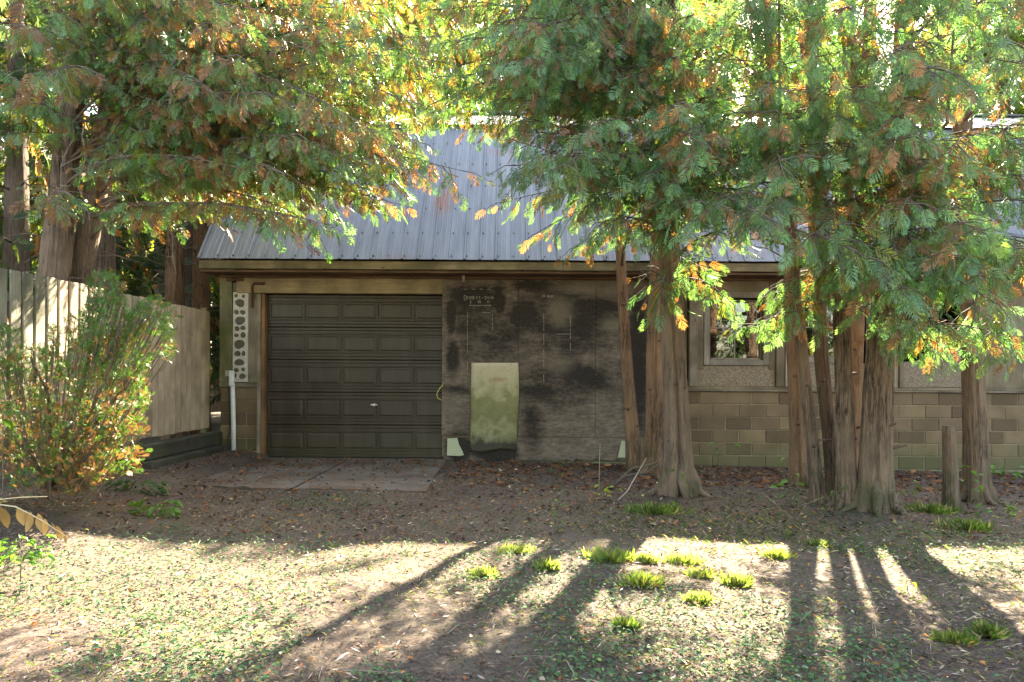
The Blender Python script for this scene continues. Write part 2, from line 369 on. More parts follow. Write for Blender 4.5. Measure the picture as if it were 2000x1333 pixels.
ZZ = np.where((YY > 12), ZZ - .03, ZZ)
nx, ny = len(gx), len(gy); ii = np.arange(nx*ny).reshape(ny, nx)
q = np.stack([ii[:-1, :-1], ii[:-1, 1:], ii[1:, 1:], ii[1:, :-1]], -1).reshape(-1, 4)
T = np.concatenate([q[:, [0, 1, 2]], q[:, [0, 2, 3]]])
g = link('ground', npmesh('ground', np.stack([XX, YY, ZZ], -1).reshape(-1, 3), T, M['ground'], smooth=True)); tag(g, kind='structure')
def G(x, y): return float(gz(x, y))

# concrete slab before the door, two pours with a joint
def slab(name, pts, zt=.020):
    n = len(pts); V = [(x, y, zt) for x, y in pts] + [(x, y, -.12) for x, y in pts]
    Fc = [list(range(n))] + [[i, i+n, (i+1) % n+n, (i+1) % n] for i in range(n)]
    o = link(name, mesh(name, V, Fc, M['slab'])); return tag(o, kind='structure')
def jag(a, b, n, amp):
    return [(a[0]+(b[0]-a[0])*i/n+random.uniform(-amp, amp), a[1]+(b[1]-a[1])*i/n+random.uniform(-amp, amp)) for i in range(n)]
slab('concrete_slab', jag((-3.95, 7.85), (-2.45, 7.62), 14, .05) + jag((-2.46, 7.6), (-2.46, 10.36), 8, .006) + [(-2.46, 10.36), (-4.0, 10.36)])
slab('concrete_slab', jag((-2.43, 7.6), (-.97, 7.5), 12, .03) + jag((-.94, 7.5), (-.98, 10.36), 8, .015) + [(-.98, 10.36), (-2.43, 10.36)], .024)

# ------------------------------------------------------------------ garage
WY = 10.4
gar = empty('garage', (3, WY, 0), 'long low garage with grey metal gambrel roof, stained boards and concrete block base', 'garage')
XL, XR = P(430, 700, WY).x, 10.6
def wx(px): return (px-1000)*WY/F
def wz(py, px=1000): return P(px, py, WY).z
ZS = 1.07     # top of the block courses
def course(x0, x1, z1, n, y=WY, parent=gar, L=.405, h=.195):
    for r in range(n):
        zt = z1 - r*h; x = x0 - (L/2 if r % 2 else 0)
        while x < x1 - .02:
            a, b = max(x, x0), min(x+L, x1)
            if b-a > .05:
                dy = random.uniform(-.004, .004)
                j1, j2, j3 = [random.uniform(-.0022, .0022) for _ in range(3)]; o = box('block', a+.005+j1, b-.005+j2, y+dy, y+.19+dy, zt-h+.005+j3, zt-.004+j1, M['block'], parent, .008); o.rotation_euler = (random.uniform(-.006, .006), random.uniform(-.003, .003), random.uniform(-.008, .008))
            x += L
course(wx(1262)+.0, XR, ZS, 6)
course(XL, wx(512), 1.09, 6, WY)
# mortar core behind blocks
box('mortar', wx(1262)+.01, XR-.01, WY+.012, WY+.17, ZS-6*.195, ZS-.005, M['mortar'], gar, 0)
box('mortar', XL+.01, wx(512)-.01, WY+.012, WY+.17, -.08, 1.085, M['mortar'], gar, 0)
box('footing', wx(1262), XR, WY-.06, WY+.2, -.5, ZS-6*.195-.003, M['footing'], gar, .01)
# closed shell: side, back, floor
HE = 2.97
box('side_wall', XL+.02, XL+.14, WY+.2, 18.6, -.1, HE-.03, M['wood_brown'], gar)
box('side_wall', XR-.14, XR-.02, WY+.2, 18.6, -.1, HE-.03, M['wood_brown'], gar)
box('back_wall', XL+.02, XR-.02, 18.6, 18.72, -.1, HE-.03, M['wood_brown'], gar)
box('partition', XL+.15, XR-.15, 13.0, 13.1, -.1, HE-.03, M['dark_gap'], gar, 0)
box('ceiling', XL+.15, XR-.15, WY+.21, 18.55, 2.75, 2.80, M['dark_gap'], gar, 0)
# roof
E0 = Vector((0, 10.0, 2.985)); KN = Vector((0, 12.0, 5.66)); RD = Vector((0, 14.5, 6.82))
def roof_strip(x0, x1, a, b, name='roof_sheet', mat=None, ribs=None):
    """ribbed sheet from a (low) to b (high); ribs: positions"""
    nrm = Vector((0, -(b.z-a.z), (b.y-a.y))).normalized()
    if nrm.z < 0: nrm = -nrm
    prof = [(x0, 0)]
    for rx in ribs:
        if x0+.02 < rx < x1-.02: prof += [(rx-.022, 0), (rx-.011, .019), (rx+.011, .019), (rx+.022, 0)]
        for mrx in (rx+.076, rx+.152):
            if x0+.02 < mrx < x1-.02: prof += [(mrx-.010, 0), (mrx, .004), (mrx+.010, 0)]
    prof.append((x1, .012 if False else 0)); prof.sort()
    V, Fc = [], []; n = len(prof)
    for s in (0, 1):
        base = a if s == 0 else b
        for (x, h) in prof: V.append(Vector((x, base.y, base.z)) + nrm*h)
    for i in range(n-1): Fc.append([i, i+1, n+i+1, n+i])
    m0 = 2*n
    for s in (0, 1):
        base = a if s == 0 else b
        for (x, h) in ((x0, -.006), (x1, -.006)): V.append(Vector((x, base.y, base.z)) + nrm*h)
    Fc += [[m0, m0+2, m0+3, m0+1], [0] + [m0] + [m0+1] + list(range(n-1, 0, -1)), [0, n, m0+2, m0], [n-1, m0+1, m0+3, 2*n-1]]
    loc = Vector((x0, a.y, a.z)); return link(name, mesh(name, [v-loc for v in V], Fc, mat or M['roof']), gar, loc)
RX0 = P(388, 510, 10.0).x; RX1 = 11.0; SW = .9144; rb = SW/4
x = RX0; k = 0; screws = MB()
dirv = (KN-E0); nrm = Vector((0, -dirv.z, dirv.y)).normalized()
while x < RX1:
    x1 = min(x+SW, RX1); ribs = [x+rb*(j+.04) for j in range(4)]
    lift = nrm*(.0018*(k % 2)) + Vector((0, random.uniform(-.012, .004), 0))
    roof_strip(x+.0015, x1-.0015, E0+lift, KN+nrm*(.0018*(k % 2)), ribs=ribs)
    n2 = Vector((0, -(RD.z-KN.z), RD.y-KN.y)).normalized()
    roof_strip(x+.0015, x1-.0015, KN + Vector((0, -.05, .0)) + n2*.02, RD, ribs=ribs)
    for rx in ribs:
        for t in (.02, .17, .34, .51, .68, .85):
            c = E0 + dirv*t + nrm*.012; screws.box((rx+.032, c.y, c.z), (.016, .016, .016))
    x += SW; k += 1
sc = screws.build('roof_screws', M['screw'], gar); tag(sc, kind='stuff')
roof_strip(RX0, RX1, Vector((0, 19.0, 2.985)), Vector((0, 17.0, 5.66)), ribs=[RX0+i*rb for i in range(70)])
roof_strip(RX0, RX1, Vector((0, 17.05, 5.66)), RD+Vector((0, .01, 0)), ribs=[RX0+i*rb for i in range(70)])
mb = MB(); mb.box((RX0/2+RX1/2, RD.y, RD.z+.02), (RX1-RX0, .26, .03)); mb.build('ridge_cap', M['roof'], gar)
# verge trim along the left rake, gable wall
gb = MB(); gv = [(XL+.05, 10.25, HE), (XL+.05, 18.75, HE), (XL+.05, 17.0, 5.6), (XL+.05, 14.5, 6.75), (XL+.05, 12.0, 5.6)]
gb.V = [Vector(v) for v in gv] + [Vector(v)+Vector((.05, 0, 0)) for v in gv]
gb.F = [[0, 1, 2, 3, 4], [9, 8, 7, 6, 5]] + [[i, i+5, (i+1) % 5+5, (i+1) % 5] for i in range(5)]
gb.build('gable_wall', M['wood_brown'], gar)
gb2 = MB(); gb2.V = [v+Vector((XR-XL-.15, 0, 0)) for v in gb.V]; gb2.F = gb.F; gb2.build('gable_wall', M['wood_brown'], gar)
vt = MB(); pr = [Vector((RX0-.012, E0.y, E0.z-.01)), Vector((RX0-.012, KN.y, KN.z-.01))]
o4 = nrm*.03; vt.V = [pr[0]+o4, pr[1]+o4, pr[1]-nrm*.09, pr[0]-nrm*.09]; vt.V += [v+Vector((.03, 0, 0)) for v in vt.V]
vt.F = [[0, 1, 2, 3], [7, 6, 5, 4], [0, 4, 5, 1], [1, 5, 6, 2], [2, 6, 7, 3], [3, 7, 4, 0]]; vt.build('verge_trim', M['roof'], gar)
# eave boards
zf1, zf0 = E0.z-.022, E0.z-.145
xs = [RX0-.01, P(1100, 520, 10).x, 5.2, 8.4, RX1]
for i in range(4): box('fascia_board', xs[i]+.002, xs[i+1]-.002, 10.03, 10.065, zf0 + random.uniform(-.004, .004), zf1, M['wood_fascia'], gar)
box('soffit', RX0, RX1, 10.07, WY+.2, 2.80, 2.83, M['wood_soffit'], gar, 0)
zb = wz(547)
box('eave_beam', XL-.0, XR, WY-.03, WY+.10, zb+.005, 2.797, M['wood_soffit'], gar)
# track of the sliding door
zt1, zt0 = wz(533), wz(541)
tx = [P(515, 540, 10.2).x, wx(640), wx(762), wx(886), wx(1020), wx(1160), P(1265, 540, 10.2).x]
mb = MB(); mb.box(((tx[0]+tx[-1])/2, 10.24, zt1+.0), (tx[-1]-tx[0], .055, .055)); mb.build('track_rail', M['track'], gar)
for xx in tx[1:-1]:
    mb = MB(); mb.box((xx, 10.24, zt1+.02), (.022, .07, .11)); mb.box((xx, 10.29, zt1+.06), (.022, .13, .02)); mb.build('track_bracket', M['rust'], gar)
for xx in (wx(905), wx(1245)):
    mb = MB(); mb.box((xx, 10.30, zt0-.03), (.035, .02, .12)); mb.tube([(xx, 10.27, zt1+.06), (xx, 10.31, zt1+.06)], .03, 8); mb.build('track_hanger', M['track'], gar)
# header beam and door surround
box('header_beam', wx(462), wx(868), WY-.035, WY+.12, wz(576), zb+.002, M['wood_beam'], gar, .006)
box('corner_post', XL, wx(454), WY-.03, WY+.13, 1.095, zb+.002, M['wood_post'], gar, .006)
box('trim_board', wx(455)+.003, wx(465), WY-.02, WY+.02, wz(573), wz(556), M['wood_grey'], gar)
box('trim_board', wx(485), wx(503), WY-.012, WY+.1, wz(751), wz(577), M['wood_grey'], gar)
box('sill_board', wx(455), wx(503), WY-.016, WY+.1, 1.092, wz(752), M['wood_grey'], gar)
box('door_jamb', wx(503)+.002, wx(510), WY-.028, WY+.10, 0.02, wz(577), M['wood_grey'], gar)
box('door_jamb', wx(510)+.002, wx(517), WY-.01, WY+.12, 0.0, wz(577), M['wood_red'], gar)
# cordwood panel
cw = box('cordwood_panel', wx(454)+.003, wx(485)-.003, WY-.006, WY+.09, wz(750), wz(574), M['mortar_white'], gar, .004)
_le = {}
def log_end(px, py, rx, rz):
    n = 14; V = []; a0 = random.random()*6
    for yy, s in ((0, .93), (.006, 1), (.04, 1)):
        for kk in range(n):
            an = 2*math.pi*kk/n; rr = s*(1+.07*math.sin(2*an+a0)+.05*math.sin(3*an+a0*2))
            V.append((rx*rr*math.cos(an), yy, rz*rr*math.sin(an)))
    V.append((0, .002, 0)); Fc = [[3*n, (kk+1) % n, kk] for kk in range(n)]
    for s in (0, 1):
        for kk in range(n): Fc.append([s*n+kk, s*n+(kk+1) % n, (s+1)*n+(kk+1) % n, (s+1)*n+kk])
    link('log_end', mesh('log_end', V, Fc, M['log_end']), cw, (wx(px), WY-.018, wz(py, px)))
# from the 3.507x zoom of 430,540
for (u, v, ru, rv) in [(107,133,11,12),(157,138,11,12),(134,184,32,30),(110,246,16,17),(154,247,19,17),(136,304,35,31),(116,359,17,18),(155,354,17,18),(112,405,14,14),(157,403,19,20),(132,466,36,34),(120,530,21,21),(161,529,13,18),(132,590,33,25),(112,644,17,17),(159,638,13,13),(154,685,22,21),(104,680,13,16)]:
    log_end(430+u/3.507, 540+v/3.507, ru/3.507*WY/F*.95, rv/3.507*WY/F*.95)
# rusty brackets
mb = MB(); bx0, bz0 = wx(493), wz(558); mb.tube([(wx(518), WY-.05, bz0), (wx(498), WY-.05, bz0), (wx(494), WY-.05, bz0-.03), (wx(493.5), WY-.05, wz(605))], .02, 8)
mb.build('door_hook', M['rust'], gar)
mb = MB(); mb.box((wx(460), WY-.045, wz(551)), (.26, .02, .04)); mb.build('iron_strap', M['rust'], gar)
# conduit, boxes, cable
mb = MB(); mb.tube([(wx(461), WY-.06, .0), (wx(460), WY-.06, .5), (wx(457.5), WY-.055, 1.15)], [.034, .034, .033], 14); mb.build('conduit', M['white_pvc'], gar, True)
mb = MB(); mb.box((wx(456.5), WY-.07, wz(743)), (.078, .07, .24)); o = mb.build('conduit_box', M['white_pvc'], gar)
md = o.modifiers.new('b', 'BEVEL'); md.width = .02; md.segments = 2
mb = MB(); mb.box((wx(448), WY-.05, wz(733)), (.07, .04, .09)); mb.build('junction_box', M['track'], gar)
mb = MB(); mb.tube([(wx(449), WY-.05, wz(738)), (wx(450), WY-.04, .8), (wx(451), WY-.03, .45), (wx(447), WY-.04, .3), (wx(441), WY-.06, .15)], .008, 6); mb.build('cable', M['black_cable'], gar)
# overhead door
DX0, DX1 = wx(518), wx(868); DZ0, DZ1 = .02, wz(577); dw = DX1-DX0
gd = box('garage_door', DX0-.02, DX1+.05, WY+.125, WY+.15, DZ0, DZ1-.0, M['gdoor'], gar, 0)
hs = (DZ1-DZ0)/5
mb = MB()
def raised(w_, h_):
    bm = bmesh.new()
    def ring(w2, h2, y): return [bm.verts.new((sx*w2/2, y, sz*h2/2)) for sx, sz in ((-1,-1),(1,-1),(1,1),(-1,1))]
    rs = [ring(w_, h_, .0), ring(w_-.012, h_-.012, -.011), ring(w_-.036, h_-.036, -.011), ring(w_-.058, h_-.058, .004), ring(w_-.075, h_-.075, .004), ring(w_-.13, h_-.13, -.008)]
    for a, b in zip(rs[:-1], rs[1:]):
        for i in range(4): bm.faces.new([a[i], a[(i+1) % 4], b[(i+1) % 4], b[i]])
    bm.faces.new(rs[-1]); me = bpy.data.meshes.new('raised_panel'); bm.to_mesh(me); bm.free(); me.materials.append(M['gdoor']); return me
pw = .575; ph = .315; rp = raised(pw, ph)
for r in range(5):
    z0 = DZ0+r*hs
    mb = MB(); ys = WY+.095
    zz = [z0+.004, z0+hs*.10, z0+hs*.13, z0+hs*.87, z0+hs*.90, z0+hs-.004]
    # section front with two shallow grooves
    pr = [(ys+.012, z0+.002), (ys, z0+.012), (ys, z0+hs*.085), (ys+.006, z0+hs*.10), (ys, z0+hs*.115), (ys, z0+hs*.885), (ys+.006, z0+hs*.90), (ys, z0+hs*.915), (ys, z0+hs-.012), (ys+.012, z0+hs-.002)]
    V = [(DX0-.02, y, z) for y, z in pr] + [(DX1+.04, y, z) for y, z in pr]
    n = len(pr); Fc = [[i, n+i, n+i+1, i+1] for i in range(n-1)]
    link('door_section', mesh('door_section', V, Fc, M['gdoor']), gd)
    for c in range(5):
        cx = wx(518+2) + (c+.5)*.5585 + .0
        link('raised_panel', rp, gd, (cx, ys-.0005, z0+hs*.5))
mb = MB(); hx, hz = wx(729), wz(793); mb.box((hx, WY+.075, hz), (.10, .018, .018)); mb.tube([(hx, WY+.1, hz), (hx, WY+.06, hz)], .02, 10); mb.build('door_handle', M['brass'], gd)
mb = MB(); mb.box(((DX0+DX1)/2, WY+.10, .015), (dw+.04, .05, .03)); mb.build('weather_strip', M['dark_gap'], gd)
box('threshold', DX0-.05, DX1+.1, 10.36, WY+.2, -.05, .011, M['footing'], gar, .004)
# sliding door, built of boards with a visible bottom strip
SX0, SX1 = P(863, 700, 10.34).x, P(1268, 700, 10.34).x; SY0, SY1 = 10.33, 10.365
sdz1 = P(1000, 547, 10.34).z; sdz0 = P(1000, 903, 10.34).z
sl = box('sliding_door', SX0+.01, SX1-.01, 10.366, 10.392, .06, sdz1-.01, M['wood_brown'], gar)
cols = [863, 1012, 1163, 1268]
for a, b in zip(cols[:-1], cols[1:]):
    xa, xb = P(a, 700, 10.34).x, P(b, 700, 10.34).x
    box('board_sheet', xa+.003, xb-.003, SY0+random.uniform(-.003, .003), SY1, P(1000, 852 if a < 1000 else 853, 10.34).z, sdz1, M['panel'], sl, .003)
def ragged(name, px0, px1, pyt, pyb, mat, parent, amp=5, y0=10.322, y1=10.36):
    n = 34; top = [P(px0+(px1-px0)*i/n, pyt, y0) for i in range(n+1)]
    bot = [P(px0+(px1-px0)*i/n, pyb+random.uniform(-amp, amp)*(1 if random.random() < .5 else .3), y0) for i in range(n+1)]
    V = top+bot; V = V + [Vector((v.x, y1, v.z)) for v in V]; m = 2*(n+1); Fc = []
    for i in range(n):
        a, b, c, d = i, i+1, n+2+i, n+1+i
        Fc += [[a, d, c, b], [a+m, b+m, c+m, d+m], [a, b, b+m, a+m], [d, d+m, c+m, c]]
    Fc += [[0, m, n+1+m, n+1], [n, 2*n+1, 2*n+1+m, n+m]]
    return link(name, mesh(name, V, Fc, mat), parent)
ragged('bottom_board', 1006, 1232, 855, 899, M['panel'], sl)
ragged('bottom_board', 866, 1004, 855, 900, M['panel'], sl, 3, 10.326)
mb = MB()
def mark(px, py, w_, h_):
    if h_ > 20:
        k = int(h_/7)
        for i in range(k):
            if random.random() < .78: mark(px+random.uniform(-.2, .2), py-h_/2+(i+.5)*h_/k, w_*random.uniform(.45, .8), h_/k*random.uniform(.6, 1.05))
        return
    p = P(px, py, SY0); mb.box((p.x, SY0-.0045, p.z), (w_*WY/F, .003, h_*WY/F))
for px in (913, 962): mark(px, 672 if px < 950 else 628, 1.1, 125 if px < 950 else 34)
mark(1062, 678, 1.3, 135); mark(1114, 648, 1.6, 75); mark(950, 611, 16, .8); mark(1100, 653, 26, .8)
ch = [(908.5, 4, 9), (911, 1.6, 6), (914, 2.2, 4.5), (918.5, 4, 4), (924, 4, 5), (925, 1.5, 2.5), (932, 3, 4), (937, 2, 4.5), (942, 1.2, 1.5), (949, 4, 5), (954, 1.4, 4), (957.5, 1.3, 3), (961, 1.4, 4), (963, 3, 2)]
for px, a, b in ch:
    mark(px, 580-b/2+2, a*.8, .9); mark(px, 580+b/2+2, a*.7, .9); mark(px-a/2, 582, .8, b); 
    if a > 3: mark(px+a/2, 582, .8, b*.7)
for px, hh in ((919.5, 8), (934, 5), (936, 5), (938.5, 5), (952, 4), (955, 5)): mark(px, 590, 1, hh)
mark(937, 597, 40, .8); mark(918, 597, 2.5, 2); mark(957, 597, 2.5, 2)
for px in (1060, 1063, 1069, 1072, 1076, 1079): mark(px, 579, 1.3, 4 if px > 1064 else 5)
mark(1074, 581, 7, .8)
for i in range(26): mark(1012+random.uniform(-1.5, 1.5), 560+i*11.5, 1, 1.2)
for i in range(26): mark(1163+random.uniform(-1.5, 1.5), 560+i*11.5, 1, 1.2)
for i in range(4): mark(910+i*15, 565.5, 6, .9)
tag(mb.build('printed_marks', M['print'], sl), 'faded white print lines and lettering on the board', kind='stuff')
def poly(name, pts, y0, y1, mat, parent):
    a = [P(px, py, y0) for px, py in pts]; n = len(a); V = a+[Vector((v.x, y1, v.z)) for v in a]
    Fc = [list(range(n)), list(range(2*n-1, n-1, -1))] + [[i, (i+1) % n, (i+1) % n+n, i+n] for i in range(n)]
    return link(name, mesh(name, V, Fc, mat), parent)
poly('stone_patch', [(874, 857), (893, 856), (896, 868), (902, 880), (906, 889), (900, 891), (873, 890)], 10.30, 10.325, M['palestone'], sl)
poly('stone_patch', [(1214, 861), (1221, 862), (1221, 894), (1207, 894), (1210, 880)], 10.30, 10.32, M['palestone'], sl)
mb = MB(); mb.box((wx(1050), 10.35, -.03), (wx(1236)-wx(868), .05, .05)); mb.build('floor_guide', M['footing'], gar)
box('door_sill', wx(868), wx(1262), WY-.0, WY+.2, -.3, .05, M['footing'], gar)
# cord loop
mb = MB(); mb.tube([P(865, 752, 10.3), P(858, 760, 10.28), P(853, 770, 10.27), P(855, 778, 10.28), P(862, 782, 10.3)], .006, 6); mb.build('cord_loop', M['cord'], gar)
# vinyl sheet hung on the sliding door
sh = []; nsx, nsz = 12, 26
for j in range(nsz+1):
    t = j/nsz; py = 709 + t*(884-709); wdt = 1 + .02*math.sin(t*6)
    for i in range(nsx+1):
        s = i/nsx; pl, prr = 921 - 3*t, 1012 - 1*t + 2*math.sin(t*5)
        px = pl + (prr-pl)*s; y = 10.30 - .012*math.sin(s*7+t*4) - .02*max(0, t-.75)*4*(1-abs(s-.5)) - .015*math.cos(t*9)
        pyy = py + 3*math.sin(s*5+1)*t + (random.uniform(-5, 3) if j == nsz else 0)
        sh.append(P(px, pyy, y))
Fc = [[j*(nsx+1)+i, (j+1)*(nsx+1)+i, (j+1)*(nsx+1)+i+1, j*(nsx+1)+i+1] for j in range(nsz) for i in range(nsx)]
p0 = P(967, 884, 10.28); o = link('vinyl_sheet', mesh('vinyl_sheet', [v-p0 for v in sh], Fc, M['sheet'], True), None, p0)
md = o.modifiers.new('s', 'SOLIDIFY'); md.thickness = .005
tag(o, 'pale curling vinyl sheet stained green with moss, hung on the dark sliding door', 'sheet')

# right part of the front wall ---------------------------------------
box('wall_plate', wx(1272), XR, WY-.035, WY+.16, ZS+.002, ZS+.03, M['wood_grey'], gar)
box('wall_plate', wx(1272), XR, WY-.012, WY+.16, ZS+.032, ZS+.075, M['wood_brown'], gar)
zl, zh = ZS+.077, zb+.002
box('wall_board', wx(1268), wx(1280), WY+.05, WY+.1, zl, zh, M['dark_gap'], gar)  # near-black strip painted as the shade in the wall gap
box('wall_board', wx(1282), wx(1344), WY+.06, WY+.10, zl, zh, M['wood_brown'], gar)
def window(pl, pr_, pt, pb, pb2):
    """window with trim between px pl..pr_, py pt..pb; render panel below"""
    xl, xr = wx(pl), wx(pr_); z1, z0 = wz(pt, 1400), wz(pb, 1400)
    wn = box('window', xl, xr, WY+.10, WY+.125, z0, z0+.03, M['wood_grey'], gar)
    box('frame', xl, xl+.03, WY+.05, WY+.099, z0, z1, M['wood_brown'], wn); box('frame', xr-.03, xr, WY+.05, WY+.099, z0, z1, M['wood_brown'], wn)
    box('frame', xl+.031, xr-.031, WY+.05, WY+.099, z1-.03, z1, M['wood_brown'], wn); box('sill', xl+.031, xr-.031, WY+.04, WY+.099, z0, z0+.03, M['wood_grey'], wn)
    xm = (xl+xr)/2; zm = z0 + (z1-z0)*.53
    box('muntin', xm-.009, xm+.009, WY+.072, WY+.096, z0+.032, z1-.032, M['wood_pale'], wn)
    box('muntin', xl+.033, xm-.010, WY+.073, WY+.095, zm-.009, zm+.009, M['wood_pale'], wn); box('muntin', xm+.010, xr-.033, WY+.073, WY+.095, zm-.009, zm+.009, M['wood_pale'], wn)
    box('muntin', xr-.085, xr-.07, WY+.0735, WY+.0955, zm+.01, z1-.033, M['wood_pale'], wn)
    for a, b in ((xl+.031, xm-.0095), (xm+.0095, xr-.031)):
        for c, d in ((z0+.031, zm-.01), (zm+.01, z1-.031)):
            box('pane', a, b, WY+.086, WY+.090, c, d, M['glass'], wn, 0)
    t = .085
    box('trim_board', xl-t, xl-.002, WY-.02, WY+.04, z0-t, z1+.02, M['wood_pale'], gar); box('trim_board', xr+.002, xr+t, WY-.02, WY+.04, z0-t, z1+.02, M['wood_grey'], gar)
    box('trim_board', xl, xr, WY-.022, WY+.05, z0-t, z0-.002, M['wood_pale'], gar); box('trim_board', xl-t, xr+t, WY-.024, WY+.04, z1+.022, z1+.12, M['wood_grey'], gar)
    box('wall_board', xl-t, xr+t, WY, WY+.04, z1+.122, zh, M['wood_brown'], gar)
    box('render_panel', xl-t-.1, xr+t+.1, WY, WY+.05, zl, z0-t-.004, M['stucco'], gar)
    # reveal closes the opening sides
    for a, b in ((xl-.03, xl-.001), (xr+.001, xr+.03)): box('reveal', a, b, WY+.041, WY+.14, z0-t, z1+.1, M['dark_gap'], gar, 0)
    return xl-t, xr+t
a1, b1 = window(1385, 1490, 585, 703, 757)
box('stud_board', wx(1345), a1-.10-.004, WY-.05, WY+.03, zl, zh, M['wood_grey'], gar)
box('stud_board', a1-.10, a1-.004, WY-.01, WY+.045, wz(722, 1400), zh, M['wood_brown'], gar)
box('stud_board', b1+.004, b1+.10, WY-.015, WY+.045, wz(722, 1400), zh, M['wood_brown'], gar)
xc = b1+.104
box('stud_board', xc, xc+.13, WY-.04, WY+.03, zl, zh, M['wood_brown'], gar); box('stud_board', xc+.134, xc+.25, WY-.06, WY+.03, zl, zh, M['wood_pale'], gar)
a2, b2 = window(1568, 1668, 585, 697, 757)
box('stud_board', b2+.104, b2+.24, WY-.05, WY+.03, zl, zh, M['wood_pale'], gar)
xo = wx(1762)
box('wall_board', b2+.245, xo-.06, WY, WY+.04, zl, zh, M['wood_grey'], gar); box('stud_board', xo-.055, xo, WY-.04, WY+.05, zl, zh, M['wood_brown'], gar)
xo2 = wx(1905)
# opening: ragged missing board
poly('broken_board', [(1763, 757), (1763, 708), (1800, 704), (1832, 690), (1860, 655), (1905, 640), (1905, 757)], WY+.0, WY+.04, M['stucco'], gar)
box('wall_board', xo2+.003, wx(2000), WY-.006, WY+.035, zl, zh, M['wood_brown'], gar); box('wall_board', wx(2000)+.003, XR, WY, WY+.04, zl, zh, M['stucco'], gar)
box('wall_board', xo, xo2, WY+.001, WY+.04, wz(560, 1850), zh, M['wood_brown'], gar)

# ------------------------------------------------------------------ fence, timbers, posts
FX = -4.6; fz0, fz1 = .48, 2.24
fe = empty('wooden_fence', (FX, 8, .1), 'tall weathered board fence running along the left towards the garage corner', 'fence')
y = 4.4; i = 0
while y < 10.36:
    mt = M['fence'] if y > 8.3 else (M['fence_g'] if random.random() < .6 else M['fence'])
    w_ = .128 if y < 8.3 else .134
    dz = random.uniform(-.008, .008)
    o = link('fence_board', box_mesh(.018, w_, fz1-fz0, mt, .003), fe, (FX+random.uniform(-.003, .003), y+w_/2, (fz0+fz1)/2+dz))
    if y < 10.2: link('fence_board', box_mesh(.018, .11, fz1-fz0-.02, mt, .003), fe, (FX-.058, y+w_+.02, (fz0+fz1)/2+dz))
    y += .168 if y < 8.3 else .150
for z in (fz0+.2, 1.36, fz1-.25): box('fence_rail', FX-.048, FX-.01, 4.3, 10.42, z-.045, z+.045, M['fence_g'], fe)
for yy in (5.3, 7.85, 10.46): box('fence_post', FX-.15, FX-.068, yy-.045, yy+.045, -.2, fz1-.05 if yy < 10 else 2.3, M['wood_post'], fe)
box('fence_post', FX-.03, FX+.03, 8.12, 8.16, -.2, fz0-.01, M['wood_grey'], fe)
def timber(loc, size, rz, label):
    me = box_mesh(*size, M['timber'], .012); o = link('landscape_timber', me, None, loc); o.rotation_euler = (0, 0, rz)
    tag(o, label, 'timber', 'dark timbers under the fence')
timber((-4.40, 9.3, .12), (.2, 2.1, .2), R(-2), 'lower dark squared timber lying on the ground under the fence end')
timber((-4.52, 9.35, .32), (.19, 2.3, .19), R(-1), 'upper dark squared timber stacked under the fence end')
timber((-4.78, 7.9, .20), (.18, 1.0, .2), R(3), 'short dark timber behind the bush, left of the thin fence foot')

# ------------------------------------------------------------------ foliage machinery
def frond(n, detail, seed, wide=.055):
    r = random.Random(seed); V = []; T = []
    def z(x, y): return -.30*x*x - .35*y*y + r.uniform(-.012, .012)
    def tri(a, b, c):
        k = len(V)
        for q in (a, b, c): V.append((q[0], q[1], z(q[0], q[1])))
        T.append((k, k+1, k+2))
    def kite(b, d, L, w_):
        k = len(V); px_, py_ = -d[1], d[0]; m = (b[0]+d[0]*L*.45, b[1]+d[1]*L*.45)
        for q in ((b[0], b[1]), (m[0]+px_*w_, m[1]+py_*w_), (b[0]+d[0]*L, b[1]+d[1]*L), (m[0]-px_*w_, m[1]-py_*w_)): V.append((q[0], q[1], z(*q)))
        T.append((k, k+1, k+2)); T.append((k, k+2, k+3))
    for i in range(n):
        t = (i+.3)/n
        for s in (-1, 1):
            if r.random() < .08: continue
            tt = t + (.5/n if s > 0 else 0) + r.uniform(-.01, .01); L = .46*math.sin(math.pi*min(1, tt*.80+.16))**.8*r.uniform(.8, 1.15)
            an = R(48 - 14*t + r.uniform(-7, 7)); d = (math.cos(an), s*math.sin(an)); b = (tt*.9, 0)
            kite(b, d, L, wide*(.55 if detail else 1)*(.7+.5*L))
            if detail:
                for j in range(detail):
                    u = (.22 + .62*j/detail) if detail > 1 else .36
                    for s2 in ((-1, 1) if detail > 1 else (s,)):
                        a2 = math.atan2(d[1], d[0]) + s2*R(42); l2 = L*.36*(1-u*.45)*r.uniform(.8, 1.2)
                        c = (b[0]+d[0]*L*u, b[1]+d[1]*L*u); e = (c[0]+math.cos(a2)*l2, c[1]+math.sin(a2)*l2)
                        wv = .030; f = (c[0]+d[0]*wv*2.0, c[1]+d[1]*wv*2.0); tri(c, e, f)
    kite((0, 0), (1, 0), .95, .018); kite((.75, 0), (1, 0), .3, wide*.7)
    return np.array(V), np.array(T)
FR = {'hi': [frond(7, 1, s, .06) for s in range(5)], 'tiny': [frond(5, 0, s+60, .055) for s in range(4)], 'mid': [frond(6, 0, s+20, .075) for s in range(4)], 'lo': [frond(3, 0, s+40, .15) for s in range(4)]}
def leafblade(): # folded leaf, 4 tris
    return np.array([(0, 0, 0), (.35, .28, .10), (.35, 0, 0), (.35, -.28, .10), (1, 0, -.12)]), np.array([(0, 2, 1), (0, 3, 2), (1, 2, 4), (2, 3, 4)])
FR['leaf'] = [leafblade()]
